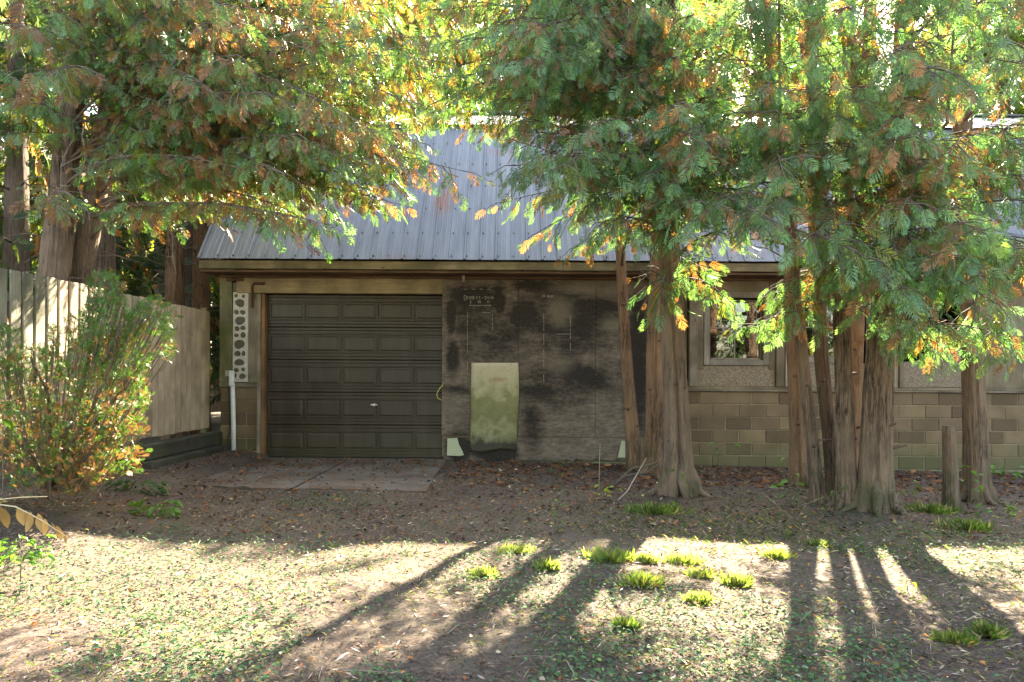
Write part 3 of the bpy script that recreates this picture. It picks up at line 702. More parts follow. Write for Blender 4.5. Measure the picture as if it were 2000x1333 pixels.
def assemble(name, pos, dr, nr, sc, col, kind, mat, parent=None, loc=(0, 0, 0), label=None, stuff=True, sep=None):
    pos = np.asarray(pos, float); dr = np.asarray(dr, float); nr = np.asarray(nr, float); sc = np.asarray(sc, float); col = np.asarray(col, float)
    dr /= np.linalg.norm(dr, axis=1, keepdims=True)+1e-9; sd_ = np.cross(nr, dr); sd_ /= np.linalg.norm(sd_, axis=1, keepdims=True)+1e-9; nr = np.cross(dr, sd_)
    var = rng.integers(0, len(FR[kind]), len(pos)); Vs, Ts, Cs = [], [], []; off = 0
    if sc.ndim == 1: sc = np.stack([sc, sc, sc], 1)
    for v in range(len(FR[kind])):
        m = var == v; k = m.sum()
        if not k: continue
        tv, tt = FR[kind][v]
        X = pos[m][:, None] + dr[m][:, None]*(tv[None, :, 0:1]*sc[m][:, None, 0:1]) + sd_[m][:, None]*(tv[None, :, 1:2]*sc[m][:, None, 1:2]) + nr[m][:, None]*(tv[None, :, 2:3]*sc[m][:, None, 2:3])
        Vs.append(X.reshape(-1, 3)); Ts.append((tt[None] + (np.arange(k)*len(tv))[:, None, None] + off).reshape(-1, 3)); off += k*len(tv)
        Cs.append(np.repeat(col[m], len(tt), 0))
    V = np.concatenate(Vs) - np.array(loc); o = link(name, npmesh(name, V, np.concatenate(Ts), mat, np.concatenate(Cs)), parent, loc)
    if stuff: tag(o, kind='stuff')
    return o
STAT = {}
def cedar_col(n, orange=.2, yellow=.08, base=(.060, .125, .045), oc=None):
    c = np.tile(np.array(base), (n, 1)) * rng.uniform(.65, 1.45, (n, 1))
    c[:, 2] *= rng.uniform(.7, 1.5, n); c[:, 0] *= rng.uniform(.75, 1.25, n)
    u = rng.random(n) if oc is None else oc
    o = u < orange; c[o] = np.array((.36, .165, .07))*rng.uniform(.6, 1.25, (o.sum(), 1))
    y = (u > 1-yellow); c[y] = np.array((.24, .24, .04))*rng.uniform(.8, 1.2, (y.sum(), 1)); return c

def trunk_mesh(path, seed, flare=.40, nseg=64, step=.14, lump=.10, split=None):
    """path: list of (x,y,z,r); catmull resampled; fluted bark"""
    pts = np.array(path, float); zs = np.cumsum([0]+list(np.linalg.norm(np.diff(pts[:, :3], axis=0), axis=1)))
    n = max(8, int(zs[-1]/step)); t = np.linspace(0, zs[-1], n); Q = np.stack([np.interp(t, zs, pts[:, k]) for k in range(4)], 1)
    for _ in range(3): Q[1:-1] = (Q[:-2]+2*Q[1:-1]+Q[2:])/4
    V, T = [], []; rr = random.Random(seed); ph = [rr.random()*6 for _ in range(6)]
    crev = [(rr.random()*6.28, rr.uniform(.08, .2), rr.uniform(.07, .13)) for _ in range(6)] if nseg > 20 else []
    for i in range(n):
        x, y, z, r = Q[i]; h = t[i]; fl = flare*math.exp(-h/.22)
        for k in range(nseg):
            a = 2*math.pi*k/nseg; w_ = a + h*.12
            lobe = .6*math.sin(4*w_+ph[0]) + .6*math.sin(7*w_+ph[1]+h*.3)
            q = 1 + fl*(.75+.9*lobe) + lump*(.45*math.sin(3*w_+ph[2]+h*.25)+.3*math.sin(6*w_+ph[3]-h*.4)+.25*math.sin(11*w_+ph[4]+h*.5))
            q += .05*(noise.noise(Vector((math.cos(a)*5+seed, math.sin(a)*5, h*1.3)))) + (.03*noise.noise(Vector((math.cos(a)*14, math.sin(a)*14+seed, h*2.5))))
            for a0, dp, wd in crev:
                da = (a - a0 - .06*math.sin(h*1.3+a0) + math.pi) % (2*math.pi) - math.pi
                q -= dp*math.exp(-(da/wd)**2)*(.5+.5*math.sin(h*.9+a0*3))
            if nseg > 20: q += .022*math.sin(19*w_+ph[5]+math.sin(h*2)) + .016*math.sin(31*w_+ph[0]-h*.7)
            if split:
                da = (a - split[0] - .05*math.sin(h*2) + math.pi) % (2*math.pi) - math.pi
                q -= split[1]*math.exp(-(da/.13)**2)*max(0, 1-h/split[2])**.5
            V.append((x+math.cos(a)*r*q, y+math.sin(a)*r*q, z))
    for i in range(n-1):
        for k in range(nseg):
            a, b = i*nseg+k, i*nseg+(k+1) % nseg; T.append([a, b, b+nseg, a+nseg])
    T.append([(n-1)*nseg+k for k in range(nseg)])
    return V, T, Q
TREES = []
class Tree:
    def __init__(s, name, label, group, stems, mat='bark', seed=1, far=False, cat='tree', split=None):
        base = Vector(stems[0][0][:3]); s.root = empty(name, base, label, cat, group); s.stems = []; s.acc = dict(p=[], d=[], n=[], s=[], o=[]); s.limb = MB(); s.dead = MB(); s.orange = .2; s.yellow = .08; s.kind = 'hi'; s.base = (.060, .125, .045)
        for i, st in enumerate(stems):
            V, T, Q = trunk_mesh(st, seed*7+i, nseg=10 if far else 64, split=split, step=.5 if far else .12, flare=.3 if far else .40)
            link('trunk', mesh('trunk', [Vector(v)-Vector(st[0][:3]) for v in V], T, M[mat if isinstance(mat, str) else mat[i]], True), s.root, Vector(st[0][:3]))
            s.stems.append(Q)
        TREES.append(s)
    def at(s, z, j=0):
        Q = s.stems[j]; return Vector((np.interp(z, Q[:, 2], Q[:, 0]), np.interp(z, Q[:, 2], Q[:, 1]), min(max(z, Q[0, 2]), Q[-1, 2])))
    def bough(s, E, j=None, z0=None, sz=1.0, dens=1.0, up=.10, hang=.6):
        E = Vector(E)
        if j is None: j = min(range(len(s.stems)), key=lambda q: (s.at(E.z+.2, q)-E).length + random.random()*.5)
        if z0 is None: z0 = E.z + random.uniform(.02, .32)*(s.at(E.z, j)-E).length
        A = s.at(z0, j); L = (E-A).length; C = (A+E)/2 + Vector((random.uniform(-.1, .1)*L, random.uniform(-.1, .1)*L, up*L + random.uniform(-.05, .1)*L))
        pt = lambda t: A*(1-t)**2 + C*2*t*(1-t) + E*t*t
        n = 9; s.limb.tube([pt(i/(n-1)) for i in range(n)], [(.006+.0026*L)*(1-i/(n-1))+.0025 for i in range(n)], 5, cap=False)
        cl = random.random()*100
        m = int(L*8*dens)+5
        for k in range(m):
            t = .22 + .78*(k+random.random())/m; p = pt(t); tg = (pt(min(1, t+.02))-pt(t-.02)).normalized()
            sgn = 1 if k % 2 else -1; sdv = Vector((tg.y, -tg.x, 0)).normalized()*sgn
            d = (tg*random.uniform(.4, .9) + sdv*random.uniform(.4, 1.1) + Vector((0, 0, random.uniform(-.95, .2)))).normalized()
            if k == m-1: d = tg
            ll = random.uniform(.18, .5)*(1.15-.5*t)*sz**.5; e = p + d*ll + Vector((0, 0, -.12*ll))
            s.limb.tube([p, p+d*ll*.5+Vector((0, 0, .01)), e], [.006, .004, .002], 3, cap=False)
            nf = random.randint(3, 4)
            oc = noise.noise(Vector((p.x*1.6, p.y*1.6, p.z*1.6+cl*0)))*.5+.5
            for f in range(nf):
                u = (f+.6)/nf; q = p + (e-p)*u; s2 = 1 if f % 2 else -1
                pd = Vector((d.y, -d.x, 0)); 
                dd = d*.55 + pd*s2*random.uniform(.1, .8) + Vector((0, 0, -hang*random.uniform(.4, 1.9))) + Vector((random.gauss(0, .2), random.gauss(0, .2), random.gauss(0, .15)))
                if f == nf-1: dd = d*.8 + Vector((0, 0, -hang*.5))
                nn = Vector((random.gauss(0, .8), random.gauss(0, .8)-.3, random.uniform(.1, 1.1)))
                s.acc['p'].append(tuple(q)); s.acc['d'].append(tuple(dd)); s.acc['n'].append(tuple(nn)); s.acc['s'].append(sz*random.uniform(.09, .19))
                s.acc['o'].append(min(.999, max(0, .75*random.random() + .7*(oc-.25) - .10*(t-.5))))
    def finish(s, mat='frond', label=None):
        if s.acc['p']:
            n = len(s.acc['p']); u = np.array(s.acc['o']); r_ = np.argsort(np.argsort(u))/n
            col = cedar_col(n, s.orange, s.yellow, s.base, r_)
            assemble('foliage', s.acc['p'], s.acc['d'], s.acc['n'], s.acc['s'], col, s.kind, M[mat], s.root, tuple(s.root.location))
            STAT[s.root.name] = (n, s.kind)
        if s.limb.V: tag(s.limb.build('branches', M['twig'], s.root, False, tuple(s.root.location)), kind='stuff')
        if s.dead.V: tag(s.dead.build('dead_twigs', M['dead_twig'], s.root, False, tuple(s.root.location)), kind='stuff')
def stem(Y, pts, top=9.5, dY=0):
    """pts: (px, py, width_px) from base up"""
    out = []
    for i, (px, py, w_) in enumerate(pts):
        p = P(px, py, Y+dY*i); out.append((p.x, p.y, p.z, w_/2*Y/F))
    out[0] = (out[0][0], out[0][1], G(out[0][0], out[0][1])-.05, out[0][3])
    a, b = out[-2], out[-1]; k = (top-b[2])/max(.3, b[2]-a[2]); k = min(k, 6)
    dx, dy = (b[0]-a[0])*k*.5, (b[1]-a[1])*k
    out.append((b[0]+dx, b[1]+dy, top, b[3]*.35)); return out

# --- right hand trees
t1 = Tree('cedar_tree', 'slender leaning cedar trunk close against the stained sliding door', 'cedars in front of the garage',
          [stem(9.7, [(1244, 893, 30), (1232, 800, 23), (1220, 640, 20), (1213, 515, 18), (1205, 300, 16)], 8)], 'bark_red', 1)
t2 = Tree('cedar_tree', 'reddish cedar trunk standing behind and left of the split-based cedar', 'cedars in front of the garage',
          [stem(9.4, [(1280, 880, 36), (1279, 700, 32), (1283, 560, 28), (1288, 300, 25), (1292, 100, 22)], 9)], 'bark_red', 2)
t3 = Tree('cedar_tree', 'thick cedar with deeply split flared base, between sliding door and window', 'cedars in front of the garage',
          [stem(7.5, [(1326, 962, 60), (1322, 800, 46), (1312, 600, 42), (1304, 400, 36), (1308, 200, 36), (1314, 0, 30)], 10)], 'bark', 3, split=(R(-96), .5, 2.6))
t4 = Tree('multi_stem_cedar_tree', 'large clump of cedar stems joined at the root in front of the block wall', 'cedars in front of the garage', [
    stem(6.75, [(1709, 985, 64), (1711, 850, 56), (1718, 700, 50), (1735, 520, 44), (1752, 300, 42), (1765, 100, 34)], 11),
    stem(6.85, [(1654, 980, 40), (1651, 850, 33), (1646, 700, 31), (1640, 500, 30), (1644, 300, 32), (1652, 60, 28)], 10.5),
    stem(7.1, [(1600, 958, 25), (1585, 850, 22), (1568, 700, 20), (1556, 560, 19), (1530, 350, 20), (1500, 60, 18)], 9.5),
    stem(7.45, [(1628, 950, 24), (1619, 850, 24), (1603, 700, 26), (1594, 500, 25), (1590, 300, 28), (1575, 50, 26)], 10),
    stem(7.7, [(1668, 945, 24), (1671, 800, 20), (1674, 600, 26), (1684, 400, 28), (1694, 200, 26), (1700, 20, 22)], 10)], ['bark', 'bark', 'bark', 'bark_dark', 'bark_red'], 4)
t4b = Tree('cedar_tree', 'dark cedar stem behind the left side of the big clump', 'cedars in front of the garage',
           [stem(8.3, [(1562, 925, 34), (1556, 800, 28), (1550, 650, 28), (1546, 500, 26), (1538, 250, 24), (1500, 30, 22)], 9.5)], 'bark_red', 5)
t5 = Tree('cedar_tree', 'single dark cedar at the far right beside the bare post', 'cedars in front of the garage',
          [stem(7.2, [(1908, 968, 46), (1905, 850, 41), (1898, 700, 37), (1890, 500, 34), (1880, 300, 34), (1880, 50, 30)], 10)], 'bark', 6)
st = stem(6.9, [(1858, 985, 28), (1856, 900, 24), (1853, 832, 22)], 1)[:3]
V, T, Q = trunk_mesh(st, 9, .25, 16, .08); 
o = link('wooden_post', mesh('wooden_post', [Vector(v)-Vector(st[0][:3]) for v in V], T, M['bark'], True), None, Vector(st[0][:3]))
tag(o, 'short bare round wooden post standing left of the far right cedar', 'post')
# --- left hand trees
l1 = Tree('cedar_tree', 'thick leaning cedar trunk behind the fence, leftmost of the pair', 'cedars behind the fence',
          [stem(8.4, [(92, 800, 62), (107, 545, 53), (121, 400, 48), (134, 260, 44), (152, 100, 36)], 10)], 'bark', 11)
l2 = Tree('cedar_tree', 'cedar trunk leaning right behind the fence, right one of the pair', 'cedars behind the fence',
          [stem(8.7, [(112, 800, 50), (155, 555, 41), (183, 400, 41), (210, 240, 38), (236, 80, 32)], 10)], 'bark', 12)
l3 = Tree('cedar_tree', 'dark shaded trunk just right of the leaning pair behind the fence', 'cedars behind the fence',
          [stem(9.8, [(205, 760, 42), (203, 540, 38), (205, 400, 34), (215, 200, 30)], 9)], 'bark_far', 13)
l4 = Tree('cedar_tree', 'straight reddish trunk rising above the pale end of the fence', 'cedars behind the fence',
          [stem(11.4, [(342, 800, 38), (342, 590, 34), (344, 400, 30), (346, 200, 26)], 10)], 'bark_red', 14)
l5 = Tree('cedar_tree', 'straight trunk beside the left edge of the metal roof', 'cedars behind the fence',
          [stem(11.9, [(392, 800, 34), (392, 600, 31), (394, 400, 28), (398, 200, 25)], 10)], 'bark_red', 15)

LB = [(-150, 330), (0, 345), (50, 300), (80, 215), (250, 200), (300, 320), (440, 390), (520, 385), (580, 450), (650, 462), (700, 425), (790, 395), (815, 320), (850, 290), (900, 300), (960, 300), (1010, 290), (1040, 285)]
RB = [(940, 225), (985, 300), (1000, 385), (1045, 400), (1070, 445), (1110, 490), (1190, 500), (1230, 560), (1290, 580), (1350, 540), (1400, 500), (1440, 500), (1530, 560), (1600, 600), (1700, 640), (1760, 680), (1800, 690), (1900, 700), (1990, 720), (2150, 720)]
def bnd(B, px): return float(np.interp(px, [b[0] for b in B], [b[1] for b in B]))
def fill(trees, B, n, x0, x1, y0, Ya, Yb, off=34, **kw):
    for _ in range(n):
        px = random.uniform(x0, x1); b = bnd(B, px); 
        py = b - off - (b-off-y0)*random.random()**1.1
        Y = random.uniform(Ya, Yb); E = P(px, py, Y)
        tr = min(trees, key=lambda t: (t.at(E.z)-E).length*random.uniform(.6, 1.4)); tr.bough(E, **kw)
SEG = None
fill([l1, l2], LB, 47, -60, 560, -130, 5.4, 8.2, off=66)
fill([l1, l2], LB, 26, 330, 760, -130, 5.4, 8.2, off=40)
fill([l2], LB, 44, 430, 900, -110, 5.6, 8.0, off=30)
fill([l2], LB, 34, 540, 835, 190, 5.6, 7.6, off=18)
fill([l2, t3], LB, 46, 820, 1090, -110, 5.8, 7.8, off=48)
fill([l4, l5], LB, 12, 180, 430, -60, 8.5, 10, off=60)
fill([t1, t2, t3], RB, 58, 960, 1400, -130, 4.9, 6.5, off=54, dens=.9)
fill([t3, t4, t4b], RB, 50, 1300, 1760, -130, 4.4, 5.9, off=92, dens=.85)
fill([t4, t5], RB, 52, 1640, 2120, -130, 4.3, 5.8, off=66, dens=.85)
fill([t3, t4], RB, 16, 1330, 1780, 170, 4.5, 5.8, off=80, dens=.8)
fill([t4, t5], RB, 14, 1760, 2080, 170, 4.4, 5.7, off=46, dens=.8)
# explicit hanging boughs
for (tr, px, py, Y) in [(l2, 905, 335, 6.4), (l2, 640, 440, 6.2), (l2, 780, 400, 6.6), (l1, 110, 410, 6.4), (l1, 395, 350, 6.8),
                        (t3, 985, 395, 7.0), (t3, 1050, 455, 7.2), (t3, 1120, 485, 7.2), (t3, 1290, 590, 6.6), (t3, 1420, 590, 6.4), (t4, 1460, 640, 6.4), (t4, 1520, 560, 6.6), (t3, 1380, 530, 6.6),
                        (t4, 1560, 620, 6.0), (t4, 1620, 560, 6.0), (t4, 1830, 690, 6.0), (t4, 1780, 640, 6.0), (t5, 1960, 690, 6.2), (t5, 1840, 680, 6.3), (t5, 1930, 640, 6.2)]:
    z0 = P(px, py, Y).z + random.uniform(.25, .6); tr.bough(P(px, py, Y), z0=z0, dens=.9)
# upper crowns above the frame (sparse, added unseen to dim sky light and close the trees)
for tr in (l1, l2, l4, l5, t2, t3, t4, t5):
    for k in range(10):
        z = random.uniform(5.4, 9.2); a = random.random()*2*math.pi; r_ = (10.2-z)*.33+.3; c = tr.at(z); tr.bough(c+Vector((math.cos(a)*r_, math.sin(a)*r_, -.2)), z0=z, dens=.3, sz=2.0)
for k in range(22):
    E = Vector((random.uniform(-4.2, .4), random.uniform(7.2, 8.8), random.uniform(4.1, 5.6))); l2.bough(E, dens=.8, sz=1.3)  # extra high boughs added to throw dapple onto the left ground
# dead twigs on the left trees and in front of the roof edge
for tr, pa, pb, Y in [(l2, (215, 305), (335, 360), 7.6), (l2, (250, 250), (460, 470), 7.4), (l1, (165, 250), (165, 440), 7.6), (l2, (300, 330), (345, 540), 7.9), (l4, (345, 380), (420, 440), 9.6), (l2, (380, 330), (525, 430), 7.8),
                      (l1, (140, 240), (120, 390), 7.7), (l2, (330, 390), (470, 380), 8.2), (t4, (1740, 400), (1790, 610), 6.4), (t4, (1770, 480), (1800, 620), 6.3), (t3, (1310, 450), (1400, 480), 7.2), (t4, (1620, 480), (1560, 590), 6.5)]:
    a, b = P(*pa, Y), P(*pb, Y); pts = [a.lerp(b, i/7) + Vector((random.gauss(0, .02), random.gauss(0, .04), random.gauss(0, .02)+.12*math.sin(i/7*3.1))) for i in range(8)]
    tr.dead.tube(pts, [.010-.001*i for i in range(8)], 4)
    for q in range(2, 7): tr.dead.tube([pts[q], pts[q]+Vector((random.uniform(-.1, .2), random.uniform(-.1, .1), random.uniform(-.25, .05)))], [.004, .002], 3)
for tr in (l1, l2, l4, l5, t2, t3, t4, t5, t4b):
    for k in range(26):
        z = random.uniform(2.2, 5.2); j = random.randrange(len(tr.stems)); a = tr.at(z, j); an = random.random()*6.28; L = random.uniform(.3, 1.1); e = a + Vector((math.cos(an)*L, math.sin(an)*L, random.uniform(-.2, .3)))
        tr.limb.tube([a, a.lerp(e, .5)+Vector((0, 0, .06)), e], [.011, .007, .002], 4)
        e2 = a.lerp(e, .6); tr.limb.tube([e2, e2+Vector((random.uniform(-.3, .3), random.uniform(-.3, .3), -.15))], [.004, .002], 3)
for tr in (l1, l2, l4, l5, t1, t2, t3, t4, t4b, t5):
    for j, Q in enumerate(tr.stems):
        for k in range(7):
            z = random.uniform(.5, 3.4); an = R(random.uniform(-165, -15)); rr_ = float(np.interp(z, Q[:, 2], Q[:, 3])); c = tr.at(z, j); dv = Vector((math.cos(an), math.sin(an), random.uniform(.0, .35)))
            L = rr_ + random.choice((.015, .02, .03, .07, .12)); r_ = random.uniform(.008, .02); tr.limb.tube([c+dv*rr_*.8, c+dv*rr_*1.02, c+dv*L], [r_*1.8, r_*1.1, r_*.6], 7, wob=.2)
for tr in (t1, t2, t3, t4, t4b, t5):
    for j, Q in enumerate(tr.stems):
        x0, y0_, z0_, r0_ = Q[0]; k0 = random.random()*6
        for k in range(5):
            an = k0 + k*1.257 + random.uniform(-.3, .3); dv = Vector((math.cos(an), math.sin(an), 0)); sv = Vector((-dv.y, dv.x, 0))*random.uniform(-.35, .35); L = r0_*random.uniform(1.7, 2.9)
            mb = MB(); c = Vector((x0, y0_, 0)); gp = lambda q, h: Vector((q.x, q.y, G(q.x, q.y)+h))
            mb.tube([gp(c+dv*r0_*.55, r0_*2.0), gp(c+dv*r0_*1.02, r0_*.95), gp(c+dv*(r0_*1.25)+sv*r0_*.5, r0_*.35), gp(c+(dv+sv*.6)*L*.75, .012), gp(c+(dv+sv)*L, -.02)], [r0_*.30, r0_*.34, r0_*.27, r0_*.17, r0_*.06], 8, wob=.14)
            mb.build('root', M['bark'] if tr not in (t1, t2) else M['bark_red'], tr.root, True)
# stout bare limbs in view
for tr, j, pts, r0 in [(l2, 0, [(240, 160), (410, 75), (480, 30), (545, -10)], .035), (l1, 0, [(150, 60), (95, 30), (60, -20)], .03), (t3, 0, [(1310, 260), (1250, 200), (1200, 150)], .025), (t4, 1, [(1640, 300), (1560, 345), (1470, 330), (1380, 300), (1370, 240)], .03), (t4, 0, [(1745, 345), (1800, 300), (1850, 240), (1862, 60)], .03), (t5, 0, [(1880, 285), (1940, 275), (2010, 262)], .028), (l2, 0, [(235, 210), (330, 170), (480, 150), (600, 175)], .025), (t3, 0, [(1308, 60), (1140, -10), (1060, 50), (1020, 90)], .025)]:
    Y = tr.stems[j][0][1]-.3
    mb = MB(); pp = [P(*q, Y - .25*i) for i, q in enumerate(pts)]; pp[0] = tr.at(pp[0].z, j)
    mb.tube(pp, [r0*(1-.7*i/(len(pp)-1)) for i in range(len(pp))], 8); mb.build('limb', M['bark'], tr.root, True)
for tr in (l1, l2, l4, l5): tr.orange = .31; tr.base = (.14, .26, .085); tr.yellow = .10
for tr in (t1, t2, t3, t4, t4b, t5): tr.orange = .20; tr.yellow = .04; tr.base = (.14, .265, .10)
for tr in (t1, t2, t3, t4, t4b, t5, l1, l2, l3, l4, l5): tr.finish()

# --- background trees
def bg_tree(x, y, h, rad, n, zlo, base, label, group, yellow=.1, orange=.08, kind='lo', fs=(.45, .8), name='conifer_tree'):
    r0 = .10+.012*h; lean = random.uniform(-.4, .4)
    tr = Tree(name, label, group, [[(x, y, -.1, r0), (x+lean*.3, y, h*.5, r0*.7), (x+lean, y, h*.97, r0*.15)]], 'bark_far', random.randint(1, 999), far=True)
    k = np.arange(n); t = rng.random(n)**.95; z = zlo + (h-zlo)*t; env = rad*(1-t*.6)*(.75+.25*np.sin(z*2.3+x)) ; a = rng.random(n)*2*np.pi
    rr = env*np.sqrt(rng.uniform(.12, 1, n)); cl = np.sin(a*3+z*1.7+x*2)*.25+1; rr = rr*cl
    p = np.stack([x+lean*z/h+np.cos(a)*rr, y+np.sin(a)*rr, z - rr*.18], 1)
    d = np.stack([np.cos(a)*.6, np.sin(a)*.6, -rng.uniform(.1, .9, n)], 1) + rng.normal(0, .25, (n, 3)); nn = rng.normal(0, 1, (n, 3))+np.array([0, 0, .6])
    col = cedar_col(n, orange, yellow, base); assemble('foliage', p, d, nn, rng.uniform(*fs, n), col, kind, M['far_leaf'], tr.root, tuple(tr.root.location))
    for q in range(int(h*2.2)):
        zz = random.uniform(1.2, h*.9); an = random.random()*6.28; L = rad*.8*(1-zz/h*.8); c = tr.at(zz); e = c+Vector((math.cos(an)*L, math.sin(an)*L, -.15*L))
        tr.limb.tube([c, c.lerp(e, .5)+Vector((0, 0, .1)), e], [.03, .018, .005], 3, cap=False)
    tag(tr.limb.build('branches', M['twig'], tr.root, False, tuple(tr.root.location)), kind='stuff'); return tr
LBG = 'tall yellow-green tree standing behind the garage roof'
for i, (x, y, h) in enumerate([(-9, 21, 13.5), (-6.2, 20.4, 13), (-3.6, 21.4, 13.4), (-1.2, 20.8, 12.8), (1.4, 21.4, 13.2), (3.8, 20.8, 12.7), (6.2, 21.2, 13.1), (8.4, 21.3, 11.8), (10.6, 22, 11.8), (13.4, 21.5, 13), (16, 22, 14), (-12, 22, 14)]):
    bg_tree(x, y, h + (0, .5, 0, .9, .3, .7, .7, .2, .4, 0, 1, 0)[i], 1.6, 850, 3.2, (.12, .17, .035), LBG, 'trees behind the garage', .42, .14)
for i, (x, y, h) in enumerate([(-14, 27, 16), (-8, 28, 15), (-3, 29, 14), (2, 28, 13.6), (7, 29, 15), (12, 28, 17), (17, 27, 18), (22, 26, 17), (-20, 27, 17)]):
    bg_tree(x, y, h, 2.4, 450, 1.0, (.10, .15, .04), 'distant tall tree beyond the trees behind the garage', 'distant trees', .3, .1, fs=(.7, 1.2))
for (x, y, h) in [(-2.6, 24.5, 15), (.3, 24, 14.6), (2.6, 24.6, 15), (5.2, 24.2, 14.6), (-5.5, 24, 15)]:
    bg_tree(x, y, h, 2.1, 700, 6, (.16, .20, .03), LBG, 'trees behind the garage', .5, .14)
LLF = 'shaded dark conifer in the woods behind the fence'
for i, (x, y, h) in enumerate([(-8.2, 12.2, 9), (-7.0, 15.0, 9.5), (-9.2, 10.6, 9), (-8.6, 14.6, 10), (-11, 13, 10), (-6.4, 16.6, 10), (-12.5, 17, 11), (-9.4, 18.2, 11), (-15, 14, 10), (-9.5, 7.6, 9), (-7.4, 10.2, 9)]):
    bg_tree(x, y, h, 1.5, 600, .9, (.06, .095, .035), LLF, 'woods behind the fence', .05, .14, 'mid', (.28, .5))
for i, x in enumerate((11.8, 14.5, 17.5)):
    bg_tree(x, 12+i*1.5, 10+i, 1.8, 500, 1, (.08, .12, .04), 'tree beyond the right end of the garage, hidden by cedars', 'trees right of the garage', .15, .1)
# far wood as one mass
n = 5000; a = rng.uniform(-1.5, 1.5, n); rad_ = rng.uniform(34, 46, n); hh = 11+3.5*np.sin(a*9)+2*np.sin(a*23+1); z = rng.random(n)*hh
p = np.stack([np.sin(a)*rad_, np.cos(a)*rad_, z], 1); d = rng.normal(0, 1, (n, 3)); d[:, 2] -= .6
o = assemble('far_wood', p, d, rng.normal(0, 1, (n, 3)), rng.uniform(1.4, 2.6, n), cedar_col(n, .08, .3, (.08, .12, .035)), 'lo', M['far_leaf']); o['label'] = 'mass of woodland far behind'
# trees behind the viewer (reflected in the window, shade the sky)
for i, (x, y) in enumerate([(-6, -7), (-2, -9), (3, -8), (7, -6), (10, -2), (-10, -3)]):
    bg_tree(x, y, 9, 2.2, 260, 1.5, (.07, .12, .04), 'tree behind the viewer', 'trees behind the viewer', .1, .1, fs=(.6, 1.0))

# ------------------------------------------------------------------ cedar bush on the left
bb = P(95, 955, 5.8); bb.z = G(bb.x, bb.y)
bush = empty('cedar_shrub', bb, 'sprawling green and rust-brown cedar shrub leaning in front of the fence', 'shrub')
mbb = MB(); acc = []
stems_ = [[(95, 955), (130, 880), (180, 800), (225, 690), (240, 600)], [(85, 955), (100, 860), (95, 770), (60, 700)], [(100, 950), (160, 860), (240, 760), (300, 640)], [(90, 950), (60, 880), (20, 800)], [(105, 955), (190, 900), (240, 880)], [(100, 945), (150, 800), (200, 600), (215, 545)]]
for q in stems_:
    Y0 = 5.8; pp = [P(x, y, Y0 + random.uniform(-.15, .15)*i) for i, (x, y) in enumerate(q)]; mbb.tube(pp, [.026*(1-.75*i/(len(pp)-1)) for i in range(len(pp))], 6)
mbb.build('trunk', M['bark'], bush, True, tuple(bb))
ell = [(60, 740, 70, 60, 420), (45, 850, 80, 70, 520), (150, 700, 60, 80, 520), (210, 660, 60, 80, 620), (205, 575, 36, 42, 260), (300, 625, 42, 38, 190), (250, 700, 45, 60, 330), (215, 790, 78, 70, 820), (150, 860, 80, 75, 900), (230, 870, 55, 60, 420), (110, 930, 100, 36, 520), (325, 680, 18, 25, 50), (15, 700, 30, 60, 160)]
bp, bd, bn, bs, bc = [], [], [], [], []
tw = MB()
for (cx, cy, rx, ry, n) in ell:
    for _ in range(int(n*2.0)):
        a = random.random()*6.28; r_ = math.sqrt(random.random()); px, py = cx+math.cos(a)*rx*r_, cy+math.sin(a)*ry*r_
        Y = 5.8 + random.gauss(0, .28); q = P(px, py, Y)
        if q.z < G(q.x, q.y)+.03: continue
        if noise.noise(Vector((px*.035, py*.035, Y*2))) < -.13: continue
        out = Vector((q.x-bb.x, q.y-bb.y, .2+q.z-bb.z)).normalized()
        bp.append(tuple(q)); bd.append(tuple(out*.5+Vector((random.gauss(0, .5), random.gauss(0, .5), random.gauss(.15, .5))))); bn.append((random.gauss(0, 1), random.gauss(0, 1), random.gauss(.4, 1))); bs.append(random.uniform(.035, .085))
        u = random.random(); bz = min(1, max(0, (py-620)/300)); oc = noise.noise(Vector((px*.02, py*.02, 3)))*.6
        if u < .10 + .42*bz + oc*.5: c = np.array((.30, .15, .06))*random.uniform(.5, 1.3)
        elif u > .96: c = np.array((.16, .17, .05))
        else: c = np.array((.075, .165, .035))*random.uniform(.6, 1.5)
        bc.append(c)
        if random.random() < .10: tw.tube([q, q - out*random.uniform(.1, .3)], [.003, .005], 3, cap=False)
assemble('foliage', bp, bd, bn, bs, bc, 'tiny', M['shrub_leaf'], bush, tuple(bb)); tag(tw.build('twigs', M['twig'], bush, False, tuple(bb)), kind='stuff')

# ------------------------------------------------------------------ ground cover
def scatter(n, ylo=1.6, yhi=10.2, p=1.0):
    """more pieces close to the path edge where they show larger"""
    u = rng.random(n*2); y = ylo*(yhi/ylo)**(u**p); x = rng.uniform(-1, 1, n*2)*(y*.95+.8)
    ok = (x > -8) & (x < 8.8); return x[ok][:n], y[ok][:n]
def onslab(x, y): return (x > -4.0) & (x < -.97) & (y > 7.6) & (y < 10.4)
def nfield(x, y, s, o=0): return np.array([noise.noise(Vector((float(a)*s+o, float(b)*s, 1.7))) for a, b in zip(x, y)])
def flat(n, tilt=.35):
    a = rng.random(n)*2*np.pi; d = np.stack([np.cos(a), np.sin(a), rng.normal(0, tilt*.5, n)], 1); nn = rng.normal(0, tilt, (n, 3)); nn[:, 2] = 1; return d, nn
def gcol(n, cols, wts, v=.35):
    k = rng.choice(len(cols), n, p=np.array(wts)/sum(wts)); return np.array(cols)[k]*rng.uniform(1-v, 1+v, (n, 1))
FR['chip'] = [(np.array([(0, 0, 0), (.5, .16, .05), (1, 0, 0), (.5, -.16, .02)]), np.array([(0, 2, 1), (0, 3, 2)]))]
